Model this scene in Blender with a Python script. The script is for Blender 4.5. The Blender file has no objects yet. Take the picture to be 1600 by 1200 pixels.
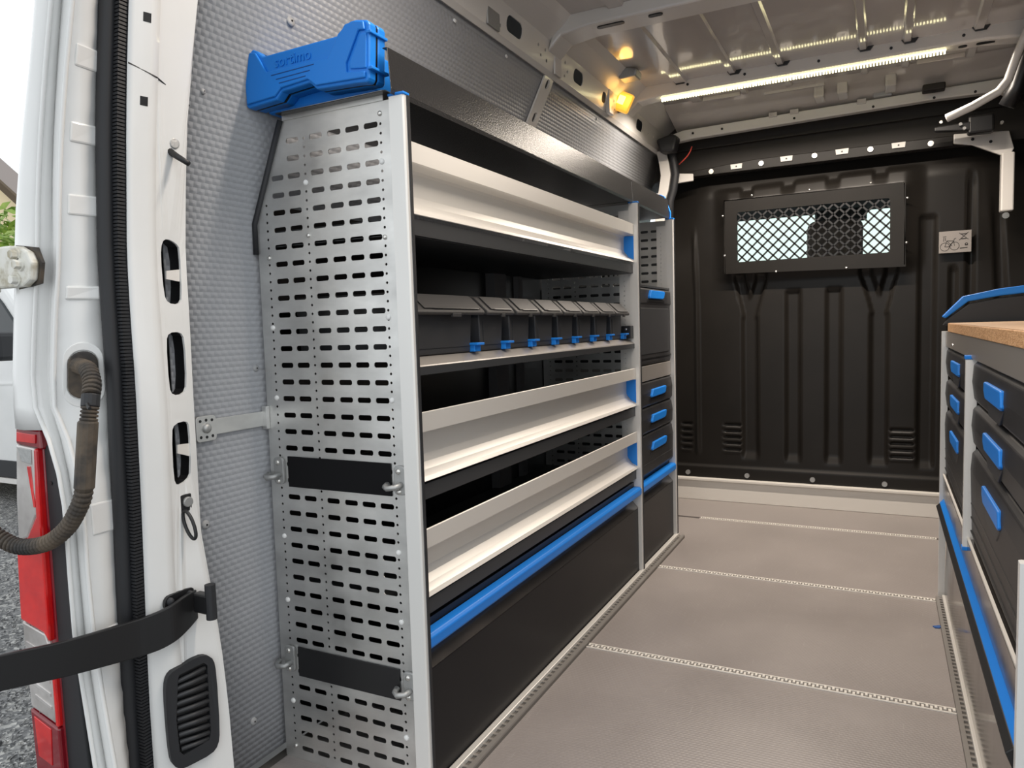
import bpy, bmesh, math, random
from mathutils import Vector, Matrix
random.seed(7)
SC = bpy.context.scene
COL = SC.collection
# ------------------------------------------------------------------ camera, sky, lamps, exposure
cam = bpy.data.objects.new('camera', bpy.data.cameras.new('camera')); COL.objects.link(cam)
cam.data.sensor_width = 36.0; cam.data.lens = 25.6825
cam.data.clip_start = 0.01
cam.matrix_world = Matrix(((0.8917765, -0.0079269, 0.45240672, 0.0),
                           (0.45148493, 0.08173434, -0.88852735, 0.0),
                           (-0.0299339, 0.99662263, 0.07646764, 1.0),
                           (0, 0, 0, 1)))
SC.camera = cam
world = bpy.data.worlds.new('overcast_sky'); SC.world = world; world.use_nodes = True
bg = world.node_tree.nodes['Background']
bg.inputs[0].default_value = (0.93, 0.97, 1.0, 1); bg.inputs[1].default_value = 1.3
SC.view_settings.view_transform = 'Standard'; SC.view_settings.look = 'None'
SC.view_settings.exposure = 0.0; SC.view_settings.gamma = 1.0
SC.view_settings.use_curve_mapping = False
STRIP_POWER = 38.0; REAR_STRIP_POWER = 16.0; AMBER_POWER = 0.2
WARM = (1.0, 0.88, 0.76)

def strip_lamp(name, loc, sx, sy, power, color, spread):
    l = bpy.data.lights.new(name, 'AREA'); l.shape = 'RECTANGLE'; l.size = sx; l.size_y = sy
    l.energy = power; l.color = color; l.spread = math.radians(spread)
    o = bpy.data.objects.new(name, l); o.location = loc; COL.objects.link(o); return o
strip_lamp('led_strip_light', (-0.36, 3.455, 2.026), 1.15, 0.02, STRIP_POWER, WARM, 160)
strip_lamp('rear_strip_light', (-0.30, 1.28, 2.036), 1.0, 0.02, REAR_STRIP_POWER, WARM, 178)

# ------------------------------------------------------------------ materials
def new_mat(name, color, rough=0.5, metal=0.0, spec=0.5, coat=0.0, emit=None, estr=0.0, trans=0.0):
    m = bpy.data.materials.new(name); m.use_nodes = True
    b = m.node_tree.nodes['Principled BSDF']
    b.inputs['Base Color'].default_value = (*color, 1)
    b.inputs['Roughness'].default_value = rough
    b.inputs['Metallic'].default_value = metal
    b.inputs['Specular IOR Level'].default_value = spec
    b.inputs['Coat Weight'].default_value = coat
    b.inputs['Transmission Weight'].default_value = trans
    if emit:
        b.inputs['Emission Color'].default_value = (*emit, 1); b.inputs['Emission Strength'].default_value = estr
    return m
def N(m, t): return m.node_tree.nodes.new(t)
def L(m, a, b): m.node_tree.links.new(a, b)
def bsdf(m): return m.node_tree.nodes['Principled BSDF']
def coords(m, scale=(1, 1, 1), rot=(0, 0, 0)):
    tc = N(m, 'ShaderNodeTexCoord'); mp = N(m, 'ShaderNodeMapping')
    mp.inputs['Scale'].default_value = scale; mp.inputs['Rotation'].default_value = rot
    L(m, tc.outputs['Object'], mp.inputs['Vector']); return mp.outputs['Vector']
def noise(m, vec, scale, detail=4, rough=0.55):
    n = N(m, 'ShaderNodeTexNoise'); n.inputs['Scale'].default_value = scale
    n.inputs['Detail'].default_value = detail; n.inputs['Roughness'].default_value = rough
    L(m, vec, n.inputs['Vector']); return n.outputs['Fac']
def ramp(m, fac, stops):
    r = N(m, 'ShaderNodeValToRGB'); e = r.color_ramp.elements
    while len(e) < len(stops): e.new(0.5)
    for i, (p, c) in enumerate(stops):
        e[i].position = p; e[i].color = (*c, 1) if len(c) == 3 else c
    L(m, fac, r.inputs['Fac']); return r.outputs['Color']
def bump(m, h, strength, dist):
    b = N(m, 'ShaderNodeBump'); b.inputs['Strength'].default_value = strength; b.inputs['Distance'].default_value = dist
    L(m, h, b.inputs['Height']); L(m, b.outputs['Normal'], bsdf(m).inputs['Normal']); return b
def vary(m, stops, scale=6, sc=(1, 1, 1)):
    L(m, ramp(m, noise(m, coords(m, sc), scale), stops), bsdf(m).inputs['Base Color'])
def rough_vary(m, a, b, scale=8, sc=(1, 1, 1)):
    L(m, ramp(m, noise(m, coords(m, sc), scale), [(0.3, (a,)*3), (0.7, (b,)*3)]), bsdf(m).inputs['Roughness'])

M = {}
M['white'] = new_mat('white_paint', (0.80, 0.80, 0.78), 0.28, coat=0.4)
vary(M['white'], [(0.3, (0.77, 0.775, 0.765)), (0.75, (0.82, 0.82, 0.81))], 5)
M['inner_paint'] = new_mat('grey_white_inner_paint', (0.74, 0.715, 0.68), 0.25, coat=0.25)
M['roof'] = new_mat('roof_paint', (0.56, 0.525, 0.50), 0.13, coat=0.6)
vary(M['roof'], [(0.3, (0.53, 0.50, 0.475)), (0.7, (0.59, 0.555, 0.53))], 3)
# grey embossed lining
m = M['lining'] = new_mat('grey_honeycomb_lining', (0.27, 0.275, 0.285), 0.42, spec=0.5)
tc = N(m, 'ShaderNodeTexCoord'); sep = N(m, 'ShaderNodeSeparateXYZ'); L(m, tc.outputs['Object'], sep.inputs[0])
def mth(m, op, a, b=None):
    n = N(m, 'ShaderNodeMath'); n.operation = op
    for i, v in enumerate((a, b)):
        if v is None: continue
        if isinstance(v, (int, float)): n.inputs[i].default_value = v
        else: L(m, v, n.inputs[i])
    return n.outputs[0]
def dimples(m, u, v, pu, pv):
    """staggered rows of round bumps"""
    r = mth(m, 'DIVIDE', v, pv); row = mth(m, 'FLOOR', r); fv = mth(m, 'SUBTRACT', mth(m, 'FRACT', r), 0.5)
    off = mth(m, 'MULTIPLY', mth(m, 'MODULO', row, 2.0), 0.5)
    cu = mth(m, 'SUBTRACT', mth(m, 'FRACT', mth(m, 'ADD', mth(m, 'DIVIDE', u, pu), mth(m, 'ABSOLUTE', off))), 0.5)
    d = mth(m, 'SQRT', mth(m, 'ADD', mth(m, 'MULTIPLY', cu, cu), mth(m, 'MULTIPLY', fv, fv)))
    return mth(m, 'SUBTRACT', 0.5, d)
h = dimples(m, sep.outputs['Y'], sep.outputs['Z'], 0.0190, 0.0125)
bump(m, h, 0.55, 0.0045)
L(m, ramp(m, noise(m, tc.outputs['Object'], 2.5), [(0.3, (0.305, 0.315, 0.335)), (0.7, (0.35, 0.36, 0.38))]), bsdf(m).inputs['Base Color'])
# galvanised sheet
m = M['galv'] = new_mat('galvanised_steel', (0.60, 0.60, 0.59), 0.38, metal=0.85)
vary(m, [(0.25, (0.55, 0.55, 0.54)), (0.5, (0.67, 0.67, 0.655)), (0.75, (0.80, 0.80, 0.78))], 7, (1, 1, 2.2))
rough_vary(m, 0.28, 0.5, 14)
M['alu'] = new_mat('matt_aluminium', (0.68, 0.655, 0.61), 0.42, metal=0.35)
vary(M['alu'], [(0.3, (0.75, 0.725, 0.68)), (0.7, (0.80, 0.775, 0.73))], 4, (1, 0.15, 1))
M['post'] = new_mat('anodised_post', (0.80, 0.79, 0.765), 0.38, metal=0.25)
m = M['black_steel'] = new_mat('black_textured_steel', (0.022, 0.022, 0.023), 0.28, spec=0.55)
bump(m, noise(m, coords(m), 260, 2), 0.30, 0.002)
M['dark_steel'] = new_mat('charcoal_tray_steel', (0.042, 0.044, 0.047), 0.40, metal=0.0, spec=0.3)
M['flap'] = new_mat('charcoal_flap_panel', (0.018, 0.017, 0.019), 0.34, spec=0.10)
vary(M['flap'], [(0.3, (0.016, 0.0155, 0.017)), (0.7, (0.020, 0.019, 0.020))], 3)
M['flap_gloss'] = new_mat('glossy_grey_flap', (0.17, 0.155, 0.145), 0.16, metal=0.75)
rough_vary(M['flap_gloss'], 0.10, 0.24, 5)
M['grey_sheet'] = new_mat('grey_brown_sheet', (0.30, 0.28, 0.26), 0.35, metal=0.3)
M['void'] = new_mat('black_backing', (0.006, 0.006, 0.007), 0.30)
M['bin'] = new_mat('dark_grey_plastic', (0.032, 0.033, 0.036), 0.48)
bump(M['bin'], noise(M['bin'], coords(M['bin']), 350, 2), 0.15, 0.001)
M['lid'] = new_mat('grey_bin_lid', (0.040, 0.039, 0.039), 0.5, spec=0.35)
M['blue'] = new_mat('blue_plastic', (0.012, 0.205, 0.70), 0.42, spec=0.35)
bump(M['blue'], noise(M['blue'], coords(M['blue']), 380, 2), 0.12, 0.001)
M['drawer'] = new_mat('anthracite_drawer_plastic', (0.026, 0.026, 0.028), 0.45, spec=0.28)
vary(M['drawer'], [(0.3, (0.021, 0.021, 0.023)), (0.75, (0.036, 0.035, 0.036))], 9)
M['rubber'] = new_mat('black_rubber', (0.018, 0.019, 0.022), 0.55)
M['satin_black'] = new_mat('satin_black_metal', (0.010, 0.010, 0.011), 0.42)
M['velcro'] = new_mat('black_fleece', (0.010, 0.010, 0.011), 0.9, spec=0.1)
m = M['bulkhead'] = new_mat('black_bulkhead_paint', (0.016, 0.014, 0.012), 0.34, spec=0.22)
vary(m, [(0.3, (0.0115, 0.0102, 0.0088)), (0.7, (0.015, 0.0132, 0.0115))], 4)
M['header'] = new_mat('dark_brown_header_panel', (0.030, 0.026, 0.023), 0.5, spec=0.3)
m = M['floor'] = new_mat('grey_beige_floor_sheet', (0.32, 0.28, 0.26), 0.42)
tc = N(m, 'ShaderNodeTexCoord'); sep = N(m, 'ShaderNodeSeparateXYZ'); L(m, tc.outputs['Object'], sep.inputs[0])
hd = dimples(m, sep.outputs['X'], sep.outputs['Y'], 0.011, 0.0095)
scr = noise(m, coords(m, (60, 3, 1), (0, 0, 0.25)), 3.0, 6, 0.7)
blot = noise(m, tc.outputs['Object'], 2.2, 5)
mixn = N(m, 'ShaderNodeMix'); mixn.data_type = 'RGBA'; mixn.blend_type = 'MIX'
L(m, ramp(m, blot, [(0.3, (0.265, 0.238, 0.226)), (0.7, (0.322, 0.29, 0.275))]), mixn.inputs[6])
mixn.inputs[7].default_value = (0.45, 0.42, 0.40, 1)
L(m, ramp(m, scr, [(0.62, (0, 0, 0)), (0.78, (0.6,)*3)]), mixn.inputs[0])
L(m, mixn.outputs[2], bsdf(m).inputs['Base Color'])
bump(m, mth(m, 'MULTIPLY', hd, 1.0), 0.22, 0.003)
L(m, ramp(m, blot, [(0.3, (0.32,)*3), (0.7, (0.44,)*3)]), bsdf(m).inputs['Roughness'])
M['seam'] = new_mat('pale_seam_strip', (0.80, 0.76, 0.70), 0.35)
M['seam_dark'] = new_mat('dark_seam_base', (0.16, 0.145, 0.13), 0.6)
M['kick'] = new_mat('off_white_kickboard', (0.74, 0.71, 0.66), 0.4)
m = M['wood'] = new_mat('strand_board', (0.55, 0.33, 0.16), 0.6)
v = coords(m, (14, 40, 160))
L(m, ramp(m, noise(m, v, 2.2, 6, 0.7), [(0.30, (0.26, 0.12, 0.05)), (0.45, (0.50, 0.27, 0.12)), (0.6, (0.68, 0.42, 0.22)), (0.8, (0.78, 0.55, 0.33))]), bsdf(m).inputs['Base Color'])
bump(m, noise(m, v, 3.0, 5), 0.4, 0.003)
M['wood_top'] = new_mat('worktop_surface', (0.62, 0.42, 0.26), 0.45)
vary(M['wood_top'], [(0.3, (0.55, 0.36, 0.21)), (0.7, (0.68, 0.47, 0.30))], 6, (1, 5, 1))
M['screw'] = new_mat('bright_screw', (0.70, 0.69, 0.66), 0.25, metal=0.9)
M['zinc'] = new_mat('dull_zinc', (0.42, 0.425, 0.42), 0.48, metal=0.7)
bump(M['zinc'], noise(M['zinc'], coords(M['zinc']), 120, 3), 0.3, 0.003)
M['plug'] = new_mat('white_plastic_plug', (0.80, 0.80, 0.79), 0.4)
M['grey_plug'] = new_mat('grey_lining_rivet', (0.36, 0.365, 0.37), 0.5)
M['led'] = new_mat('led_glow', (1, 1, 0.9), 0.4, emit=(1.0, 0.90, 0.52), estr=4.0)
M['led_tape'] = new_mat('led_tape', (1, 1, 0.9), 0.4, emit=(1.0, 0.82, 0.40), estr=1.3)
M['amber'] = new_mat('amber_lamp_lens', (0.9, 0.6, 0.1), 0.3, emit=(1.0, 0.45, 0.05), estr=0.75)
M['amber_core'] = new_mat('amber_lamp_bulb', (1, 0.8, 0.3), 0.3, emit=(1.0, 0.70, 0.22), estr=2.2)
M['red'] = new_mat('red_lens', (0.62, 0.008, 0.012), 0.12, coat=0.6, spec=0.6)
vary(M['red'], [(0.35, (0.50, 0.005, 0.010)), (0.65, (0.85, 0.015, 0.012))], 9)
M['red_dark'] = new_mat('dark_red_lens', (0.22, 0.004, 0.012), 0.12, coat=0.6)
M['clear'] = new_mat('clear_lens', (0.55, 0.52, 0.50), 0.12, metal=0.35, coat=0.6)
vary(M['clear'], [(0.35, (0.34, 0.31, 0.29)), (0.6, (0.72, 0.69, 0.67))], 7)
m = M['hose'] = new_mat('dusty_black_conduit', (0.05, 0.043, 0.036), 0.7)
vary(m, [(0.35, (0.028, 0.026, 0.025)), (0.65, (0.115, 0.088, 0.062))], 22)
M['dirty_white'] = new_mat('grimy_white_hinge', (0.70, 0.69, 0.62), 0.5)
vary(M['dirty_white'], [(0.35, (0.38, 0.34, 0.24)), (0.52, (0.72, 0.71, 0.65)), (0.75, (0.78, 0.78, 0.75))], 24)
m = M['gravel_base'] = new_mat('wet_asphalt', (0.10, 0.10, 0.10), 0.5)
vo = N(m, 'ShaderNodeTexVoronoi'); vo.inputs['Scale'].default_value = 55; L(m, coords(m), vo.inputs['Vector'])
L(m, ramp(m, vo.outputs['Color'], [(0.1, (0.03, 0.032, 0.035)), (0.6, (0.17, 0.17, 0.17)), (0.95, (0.50, 0.49, 0.46))]), bsdf(m).inputs['Base Color'])
bump(m, vo.outputs['Distance'], 0.8, 0.015)
M['stone_a'] = new_mat('grey_stone', (0.17, 0.17, 0.17), 0.55)
vary(M['stone_a'], [(0.3, (0.05, 0.052, 0.056)), (0.5, (0.24, 0.24, 0.24)), (0.7, (0.62, 0.61, 0.58))], 45)
M['plaster'] = new_mat('cream_render', (0.80, 0.66, 0.42), 0.85)
M['tiles'] = new_mat('grey_brown_roof', (0.26, 0.22, 0.20), 0.7)
M['leaf'] = new_mat('green_leaf', (0.16, 0.28, 0.035), 0.5)
vary(M['leaf'], [(0.3, (0.06, 0.14, 0.015)), (0.5, (0.20, 0.33, 0.04)), (0.75, (0.42, 0.50, 0.10))], 3)
M['bark'] = new_mat('bark', (0.10, 0.07, 0.04), 0.9)
M['car_glass'] = new_mat('dark_car_glass', (0.02, 0.026, 0.03), 0.06)
M['glass'] = new_mat('clear_pane', (0.94, 1.0, 0.96), 0.0, trans=1.0)
bsdf(M['glass']).inputs['IOR'].default_value = 1.08
M['tinted'] = new_mat('pale_green_windscreen', (0.86, 1.0, 0.93), 0.0, trans=1.0)
M['seat'] = new_mat('brown_grey_seat_cloth', (0.13, 0.10, 0.09), 0.85)
M['cab'] = new_mat('grey_cab_trim', (0.10, 0.10, 0.105), 0.7)
M['sticker'] = new_mat('silver_grey_sticker', (0.24, 0.22, 0.205), 0.5)
M['ink'] = new_mat('black_print', (0.03, 0.027, 0.025), 0.6)
M['tape'] = new_mat('blue_tape_scrap', (0.02, 0.09, 0.30), 0.6)
M['red_wire'] = new_mat('red_wire', (0.55, 0.06, 0.04), 0.5)
M['bluewhite'] = M['white']

# ------------------------------------------------------------------ mesh helpers
def wloc(o):
    v = Vector((0, 0, 0))
    while o is not None: v += o.location; o = o.parent
    return v
class MB:
    def __init__(s): s.v = []; s.f = []
    def add(s, vs, fs):
        n = len(s.v); s.v += [tuple(p) for p in vs]; s.f += [tuple(i + n for i in f) for f in fs]; return s
    def box(s, x0, x1, y0, y1, z0, z1):
        vs = [(x, y, z) for z in (z0, z1) for y in (y0, y1) for x in (x0, x1)]
        return s.add(vs, [(0, 2, 3, 1), (4, 5, 7, 6), (0, 1, 5, 4), (2, 6, 7, 3), (0, 4, 6, 2), (1, 3, 7, 5)])
    def prism(s, pts, axis, a0, a1):
        """closed 2D outline extruded along an axis: axis 'x' takes (y,z), 'y' takes (x,z), 'z' takes (x,y)"""
        def P(p, a): return {'x': (a, p[0], p[1]), 'y': (p[0], a, p[1]), 'z': (p[0], p[1], a)}[axis]
        n = len(pts); vs = [P(p, a0) for p in pts] + [P(p, a1) for p in pts]
        fs = [tuple(range(n))[::-1], tuple(range(n, 2*n))] + [(i, (i+1) % n, n+(i+1) % n, n+i) for i in range(n)]
        return s.add(vs, fs)
    def sheet(s, pts, axis, a0, a1, t):
        """open polyline thickened by t (along its normal) and extruded"""
        P2 = [Vector(p) for p in pts]; off = []
        for i, p in enumerate(P2):
            d = Vector((0, 0))
            if i > 0: d += (p - P2[i-1]).normalized()
            if i < len(P2)-1: d += (P2[i+1] - p).normalized()
            d.normalize(); off.append(p + Vector((-d.y, d.x))*t)
        for i in range(len(P2)-1):
            s.prism([P2[i], P2[i+1], off[i+1], off[i]], axis, a0, a1)
        return s
    def tube(s, path, r, n=10, caps=True, flat=None):
        path = [Vector(p) for p in path]; k = len(path); rings = []
        prev = None
        for i, p in enumerate(path):
            t = (path[min(i+1, k-1)] - path[max(i-1, 0)]).normalized()
            ref = prev if prev is not None else (Vector((0, 0, 1)) if abs(t.z) < 0.9 else Vector((1, 0, 0)))
            u = (ref - t*ref.dot(t)).normalized(); w = t.cross(u); prev = u
            rr = r(i/(k-1)) if callable(r) else r
            rings.append([p + (u*math.cos(2*math.pi*j/n) + w*math.sin(2*math.pi*j/n))*rr for j in range(n)])
        vs = [q for rg in rings for q in rg]; fs = []
        for i in range(k-1):
            for j in range(n): fs.append((i*n+j, i*n+(j+1) % n, (i+1)*n+(j+1) % n, (i+1)*n+j))
        if caps: fs += [tuple(range(n))[::-1], tuple(range((k-1)*n, k*n))]
        return s.add(vs, fs)
    def cyl(s, a, b, r, n=14, r2=None):
        r2 = r if r2 is None else r2
        return s.tube([a, b], (lambda t: r + (r2-r)*t), n)
    def dome(s, c, axis, r, h, n=12):
        """low rounded button standing on c along axis"""
        ax = Vector(axis).normalized(); ref = Vector((0, 0, 1)) if abs(ax.z) < 0.9 else Vector((1, 0, 0))
        u = (ref - ax*ref.dot(ax)).normalized(); w = ax.cross(u); c = Vector(c); vs = []; fs = []
        prof = [(1.0, 0.0), (0.95, 0.45), (0.7, 0.85), (0.3, 1.0)]
        for pr, ph in prof:
            vs += [c + (u*math.cos(2*math.pi*j/n) + w*math.sin(2*math.pi*j/n))*r*pr + ax*h*ph for j in range(n)]
        for i in range(3):
            for j in range(n): fs.append((i*n+j, i*n+(j+1) % n, (i+1)*n+(j+1) % n, (i+1)*n+j))
        fs.append(tuple(range(3*n, 4*n))); return s.add(vs, fs)
    def build(s, name, mat, parent=None, bev=0.0, smooth=False, kind=None, seg=2, label=None):
        me = bpy.data.meshes.new(name)
        if parent is not None: o0 = wloc(parent)
        else:
            xs, ys, zs = zip(*s.v); o0 = Vector(((min(xs)+max(xs))/2, (min(ys)+max(ys))/2, min(zs)))
        me.from_pydata([(x-o0.x, y-o0.y, z-o0.z) for x, y, z in s.v], [], s.f)
        bm = bmesh.new(); bm.from_mesh(me); bmesh.ops.recalc_face_normals(bm, faces=bm.faces); bm.to_mesh(me); bm.free()
        me.materials.append(M[mat] if isinstance(mat, str) else mat)
        ob = bpy.data.objects.new(name, me); COL.objects.link(ob)
        if parent is not None: ob.parent = parent
        else: ob.location = o0
        if smooth:
            for p in me.polygons: p.use_smooth = True
        if bev:
            b = ob.modifiers.new('edge', 'BEVEL'); b.width = bev; b.segments = seg; b.limit_method = 'ANGLE'; b.angle_limit = 0.7
        if kind: ob['kind'] = kind
        if label: ob['label'] = label
        return ob
def tag(o, label=None, cat=None, group=None, kind=None):
    if label: o['label'] = label
    if cat: o['category'] = cat
    if group: o['group'] = group
    if kind: o['kind'] = kind
    return o
def thing(name, label, cat, loc, group=None):
    o = bpy.data.objects.new(name, None); COL.objects.link(o); o.location = loc; o.empty_display_size = 0.05
    return tag(o, label, cat, group)
def setting(name, loc=(0, 0, 0)):
    o = bpy.data.objects.new(name, None); COL.objects.link(o); o.location = loc; o['kind'] = 'structure'; return o
def piece(name, src, parent, loc, rot=None):
    """one more object sharing the mesh of an alike piece"""
    o = src.copy(); o.name = name; COL.objects.link(o); o.parent = parent
    o.location = Vector(loc) - wloc(parent)
    if rot: o.rotation_euler = rot
    return o
def proto(mb, name, mat, parent, loc, bev=0.0, smooth=False):
    """mesh made around its own origin, placed at loc"""
    o = mb.build(name, mat, None, bev, smooth); off = Vector(o.location)
    for v in o.data.vertices: v.co += off
    o.parent = parent; o.location = Vector(loc) - (wloc(parent) if parent else Vector()); return o
def fill_holes(outline, holes):
    """triangulate a 2D outline with holes; returns verts, tris, loops"""
    bm = bmesh.new(); loops = []; es = []
    for lp in [outline] + holes:
        vs = [bm.verts.new((p[0], p[1], 0)) for p in lp]; n = len(vs)
        es += [bm.edges.new((vs[i], vs[(i+1) % n])) for i in range(n)]; loops.append(n)
    bm.verts.index_update()
    bmesh.ops.triangle_fill(bm, use_beauty=True, use_dissolve=False, edges=es)
    bm.verts.index_update()
    V = [(v.co.x, v.co.y) for v in bm.verts]; F = [tuple(v.index for v in f.verts) for f in bm.faces]
    bm.free(); return V, F, loops
def holed(mb, outline, holes, f0, f1):
    """plate with holes: f0 / f1 map a 2D point to the front / back point"""
    V, F, loops = fill_holes(outline, holes); n = len(V)
    vs = [f0(p) for p in V] + [f1(p) for p in V]; fs = list(F) + [tuple(i+n for i in f[::-1]) for f in F]
    s = 0
    for k in loops:
        for i in range(k):
            a, b = s+i, s+(i+1) % k; fs.append((a, b, b+n, a+n))
        s += k
    return mb.add(vs, fs)
def slot(cx, cz, w, h, r=None, n=3):
    """rounded rectangle outline"""
    r = min(w, h)/2*0.999 if r is None else r; out = []
    for sx, sz, a0 in ((1, 1, 0), (-1, 1, 90), (-1, -1, 180), (1, -1, 270)):
        for k in range(n+1):
            a = math.radians(a0 + 90*k/n)
            out.append((cx + sx*(w/2-r) + r*math.cos(a), cz + sz*(h/2-r) + r*math.sin(a)))
    return out
def circ(cx, cz, r, n=8): return [(cx + r*math.cos(2*math.pi*i/n), cz + r*math.sin(2*math.pi*i/n)) for i in range(n)]
def interp(tab, z):
    """tab sorted by descending z: (value, z)"""
    t = sorted(tab, key=lambda q: q[1])
    if z <= t[0][1]: a, b = t[0], t[1]
    elif z >= t[-1][1]: a, b = t[-2], t[-1]
    else:
        for a, b in zip(t, t[1:]):
            if a[1] <= z <= b[1]: break
    return a[0] + (b[0]-a[0])*(z-a[1])/(b[1]-a[1])

# ================================================================== LARGE STRUCTURE
YB = 4.13
# ---- floor
floor = MB().box(-1.30, 0.74, 0.96, YB, -0.06, -0.012).build('floor', 'seam_dark'); floor['kind'] = 'structure'
seams = [2.077, 2.89, 3.712]; ys = [0.97] + seams + [YB]
for a, b in zip(ys, ys[1:]):
    MB().box(-1.26, 0.70, a+0.013, b-0.013, -0.012, 0.0).build('floor_panel', 'floor', floor)
for y in seams:
    MB().box(-0.83, 0.22, y-0.010, y+0.010, -0.006, 0.0015).build('seam_strip', 'seam_dark', floor)
    q = MB()
    for k in range(105):
        x = -0.825 + k*0.01
        q.box(x, x+0.006, y-0.010+0.007*(k % 2), y+0.003+0.007*(k % 2), 0.0, 0.004)
    q.box(-0.83, 0.22, y-0.0145, y-0.0105, 0, 0.003); q.box(-0.83, 0.22, y+0.0105, y+0.0145, 0, 0.003)
    t = q.build('seam_links', 'seam', floor); t['kind'] = 'stuff'

# ---- left wall lining
def wall_x(z): # inner face of the left lining
    if z <= 1.2: return -1.28
    t = min(1.0, (z-1.2)/0.74); return -1.28 + 0.165*t**1.35
zs = [0.02] + [0.4, 0.8, 1.2] + [1.2 + 0.74*k/10 for k in range(1, 11)]
q = MB(); yy = [1.0, 2.0, 3.0, 4.2]
vs = [(wall_x(z), y, z) for z in zs for y in yy]; n = len(yy)
q.add(vs, [(i*n+j, i*n+j+1, (i+1)*n+j+1, (i+1)*n+j) for i in range(len(zs)-1) for j in range(n-1)])
wl = q.build('wall_left', 'lining', None, smooth=True); wl['kind'] = 'structure'
sm = wl.modifiers.new('thick', 'SOLIDIFY'); sm.thickness = 0.004; sm.offset = 0
for (y, z, r) in ((1.288, 1.695, 0.012), (1.058, 0.604, 0.010), (1.221, 0.926, 0.008), (1.155, 0.121, 0.009), (1.078, 1.495, 0.006)):
    x = wall_x(z) + 0.002
    MB().dome((x, y, z), (1, 0, 0.25 if z > 1.3 else 0), r, 0.005).build('lining_rivet', 'grey_plug', wl, smooth=True)
    MB().cyl((x+0.003, y, z), (x+0.0065, y, z), r*0.2, 8).build('rivet_pin', 'void', wl)
for (y, z) in ((1.908, 1.90), (2.237, 1.90), (3.1, 1.90)):
    MB().dome((wall_x(z)+0.002, y, z), (1, 0, 0.3), 0.007, 0.005).build('lining_rivet', 'plug', wl, smooth=True)
# white wall strut with two holes
def wmap(off):
    return lambda p: (wall_x(p[1]) + off, p[0] + (p[1]-1.73)*0.36, p[1])
q = MB(); holed(q, [(2.455, 1.70), (2.530, 1.70), (2.530, 1.80), (2.530, 1.88), (2.530, 1.955), (2.455, 1.955), (2.455, 1.88), (2.455, 1.80)],
      [slot(2.492, 1.895, 0.026, 0.036), slot(2.492, 1.770, 0.026, 0.036)], wmap(0.014), wmap(0.006))
q.build('wall_strut', 'inner_paint', wl)
for zc in (1.895, 1.770):
    q = MB(); g = slot(2.492, zc, 0.030, 0.042); q.add([wmap(0.0062)(p) for p in g], [tuple(range(len(g)))]); q.build('strut_hole', 'void', wl)
# dark inner pillars behind the shelves
MB().sheet([(-1.275, 2.30), (-1.235, 2.31), (-1.235, 2.40), (-1.275, 2.41)], 'z', 0.05, 1.28, 0.004).build('inner_pillar', 'cab', wl)
MB().sheet([(-1.275, 2.52), (-1.25, 2.53), (-1.25, 2.57), (-1.275, 2.58)], 'z', 0.05, 1.28, 0.004).build('inner_pillar', 'cab', wl)

# ---- cantrail (left, above the lining)
ct = setting('trim_1', (-1.08, 2.5, 1.93))
prof = [(-1.125, 1.925), (-1.108, 1.918), (-1.098, 1.935), (-1.08, 2.03), (-1.02, 2.075), (-0.98, 2.115)]
MB().sheet(prof[:3], 'y', 0.95, 4.12, 0.003).build('rail_lip', 'inner_paint', ct)
q = MB()
def cmap(d):
    def f(p):
        t = (p[1]-1.935)/0.095; return (-1.098 + 0.018*t - d, p[0], p[1])
    return f
holes = [slot(2.235, 1.985, 0.115, 0.05, 0.022), slot(2.80, 1.985, 0.10, 0.05, 0.022), slot(3.10, 1.985, 0.05, 0.045, 0.018), slot(3.62, 1.985, 0.10, 0.05, 0.02),
         slot(1.75, 1.985, 0.115, 0.05, 0.022), circ(2.14, 1.96, 0.006), circ(2.42, 1.99, 0.006), circ(2.45, 1.965, 0.006), circ(2.48, 1.99, 0.006), circ(2.50, 1.96, 0.007),
         circ(2.66, 2.0, 0.006), circ(2.69, 1.975, 0.006), circ(2.67, 1.955, 0.006), circ(3.22, 2.0, 0.007), circ(3.25, 1.97, 0.006), circ(3.30, 1.99, 0.008), circ(3.78, 1.98, 0.008), circ(3.86, 1.98, 0.007)]
holed(q, [(0.95, 1.935), (4.11, 1.935), (4.11, 2.03), (0.95, 2.03)], holes, cmap(0), cmap(0.003))
q.build('rail_face', 'inner_paint', ct)
MB().sheet(prof[3:], 'y', 0.95, 4.12, 0.003).build('rail_slope', 'inner_paint', ct)
MB().box(-1.19, -1.125, 0.95, 4.0, 1.92, 2.05).build('rail_cavity', 'void', ct)
MB().box(-1.096, -1.088, 2.05, 2.13, 1.935, 2.04).build('rail_bracket', 'zinc', ct, bev=0.003)
MB().box(-1.096, -1.078, 3.14, 3.20, 1.93, 2.035).build('rail_bracket', 'inner_paint', ct, bev=0.003)
MB().box(-1.094, -1.085, 2.56, 2.62, 1.93, 2.03).build('rail_bracket', 'inner_paint', ct, bev=0.003)

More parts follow.
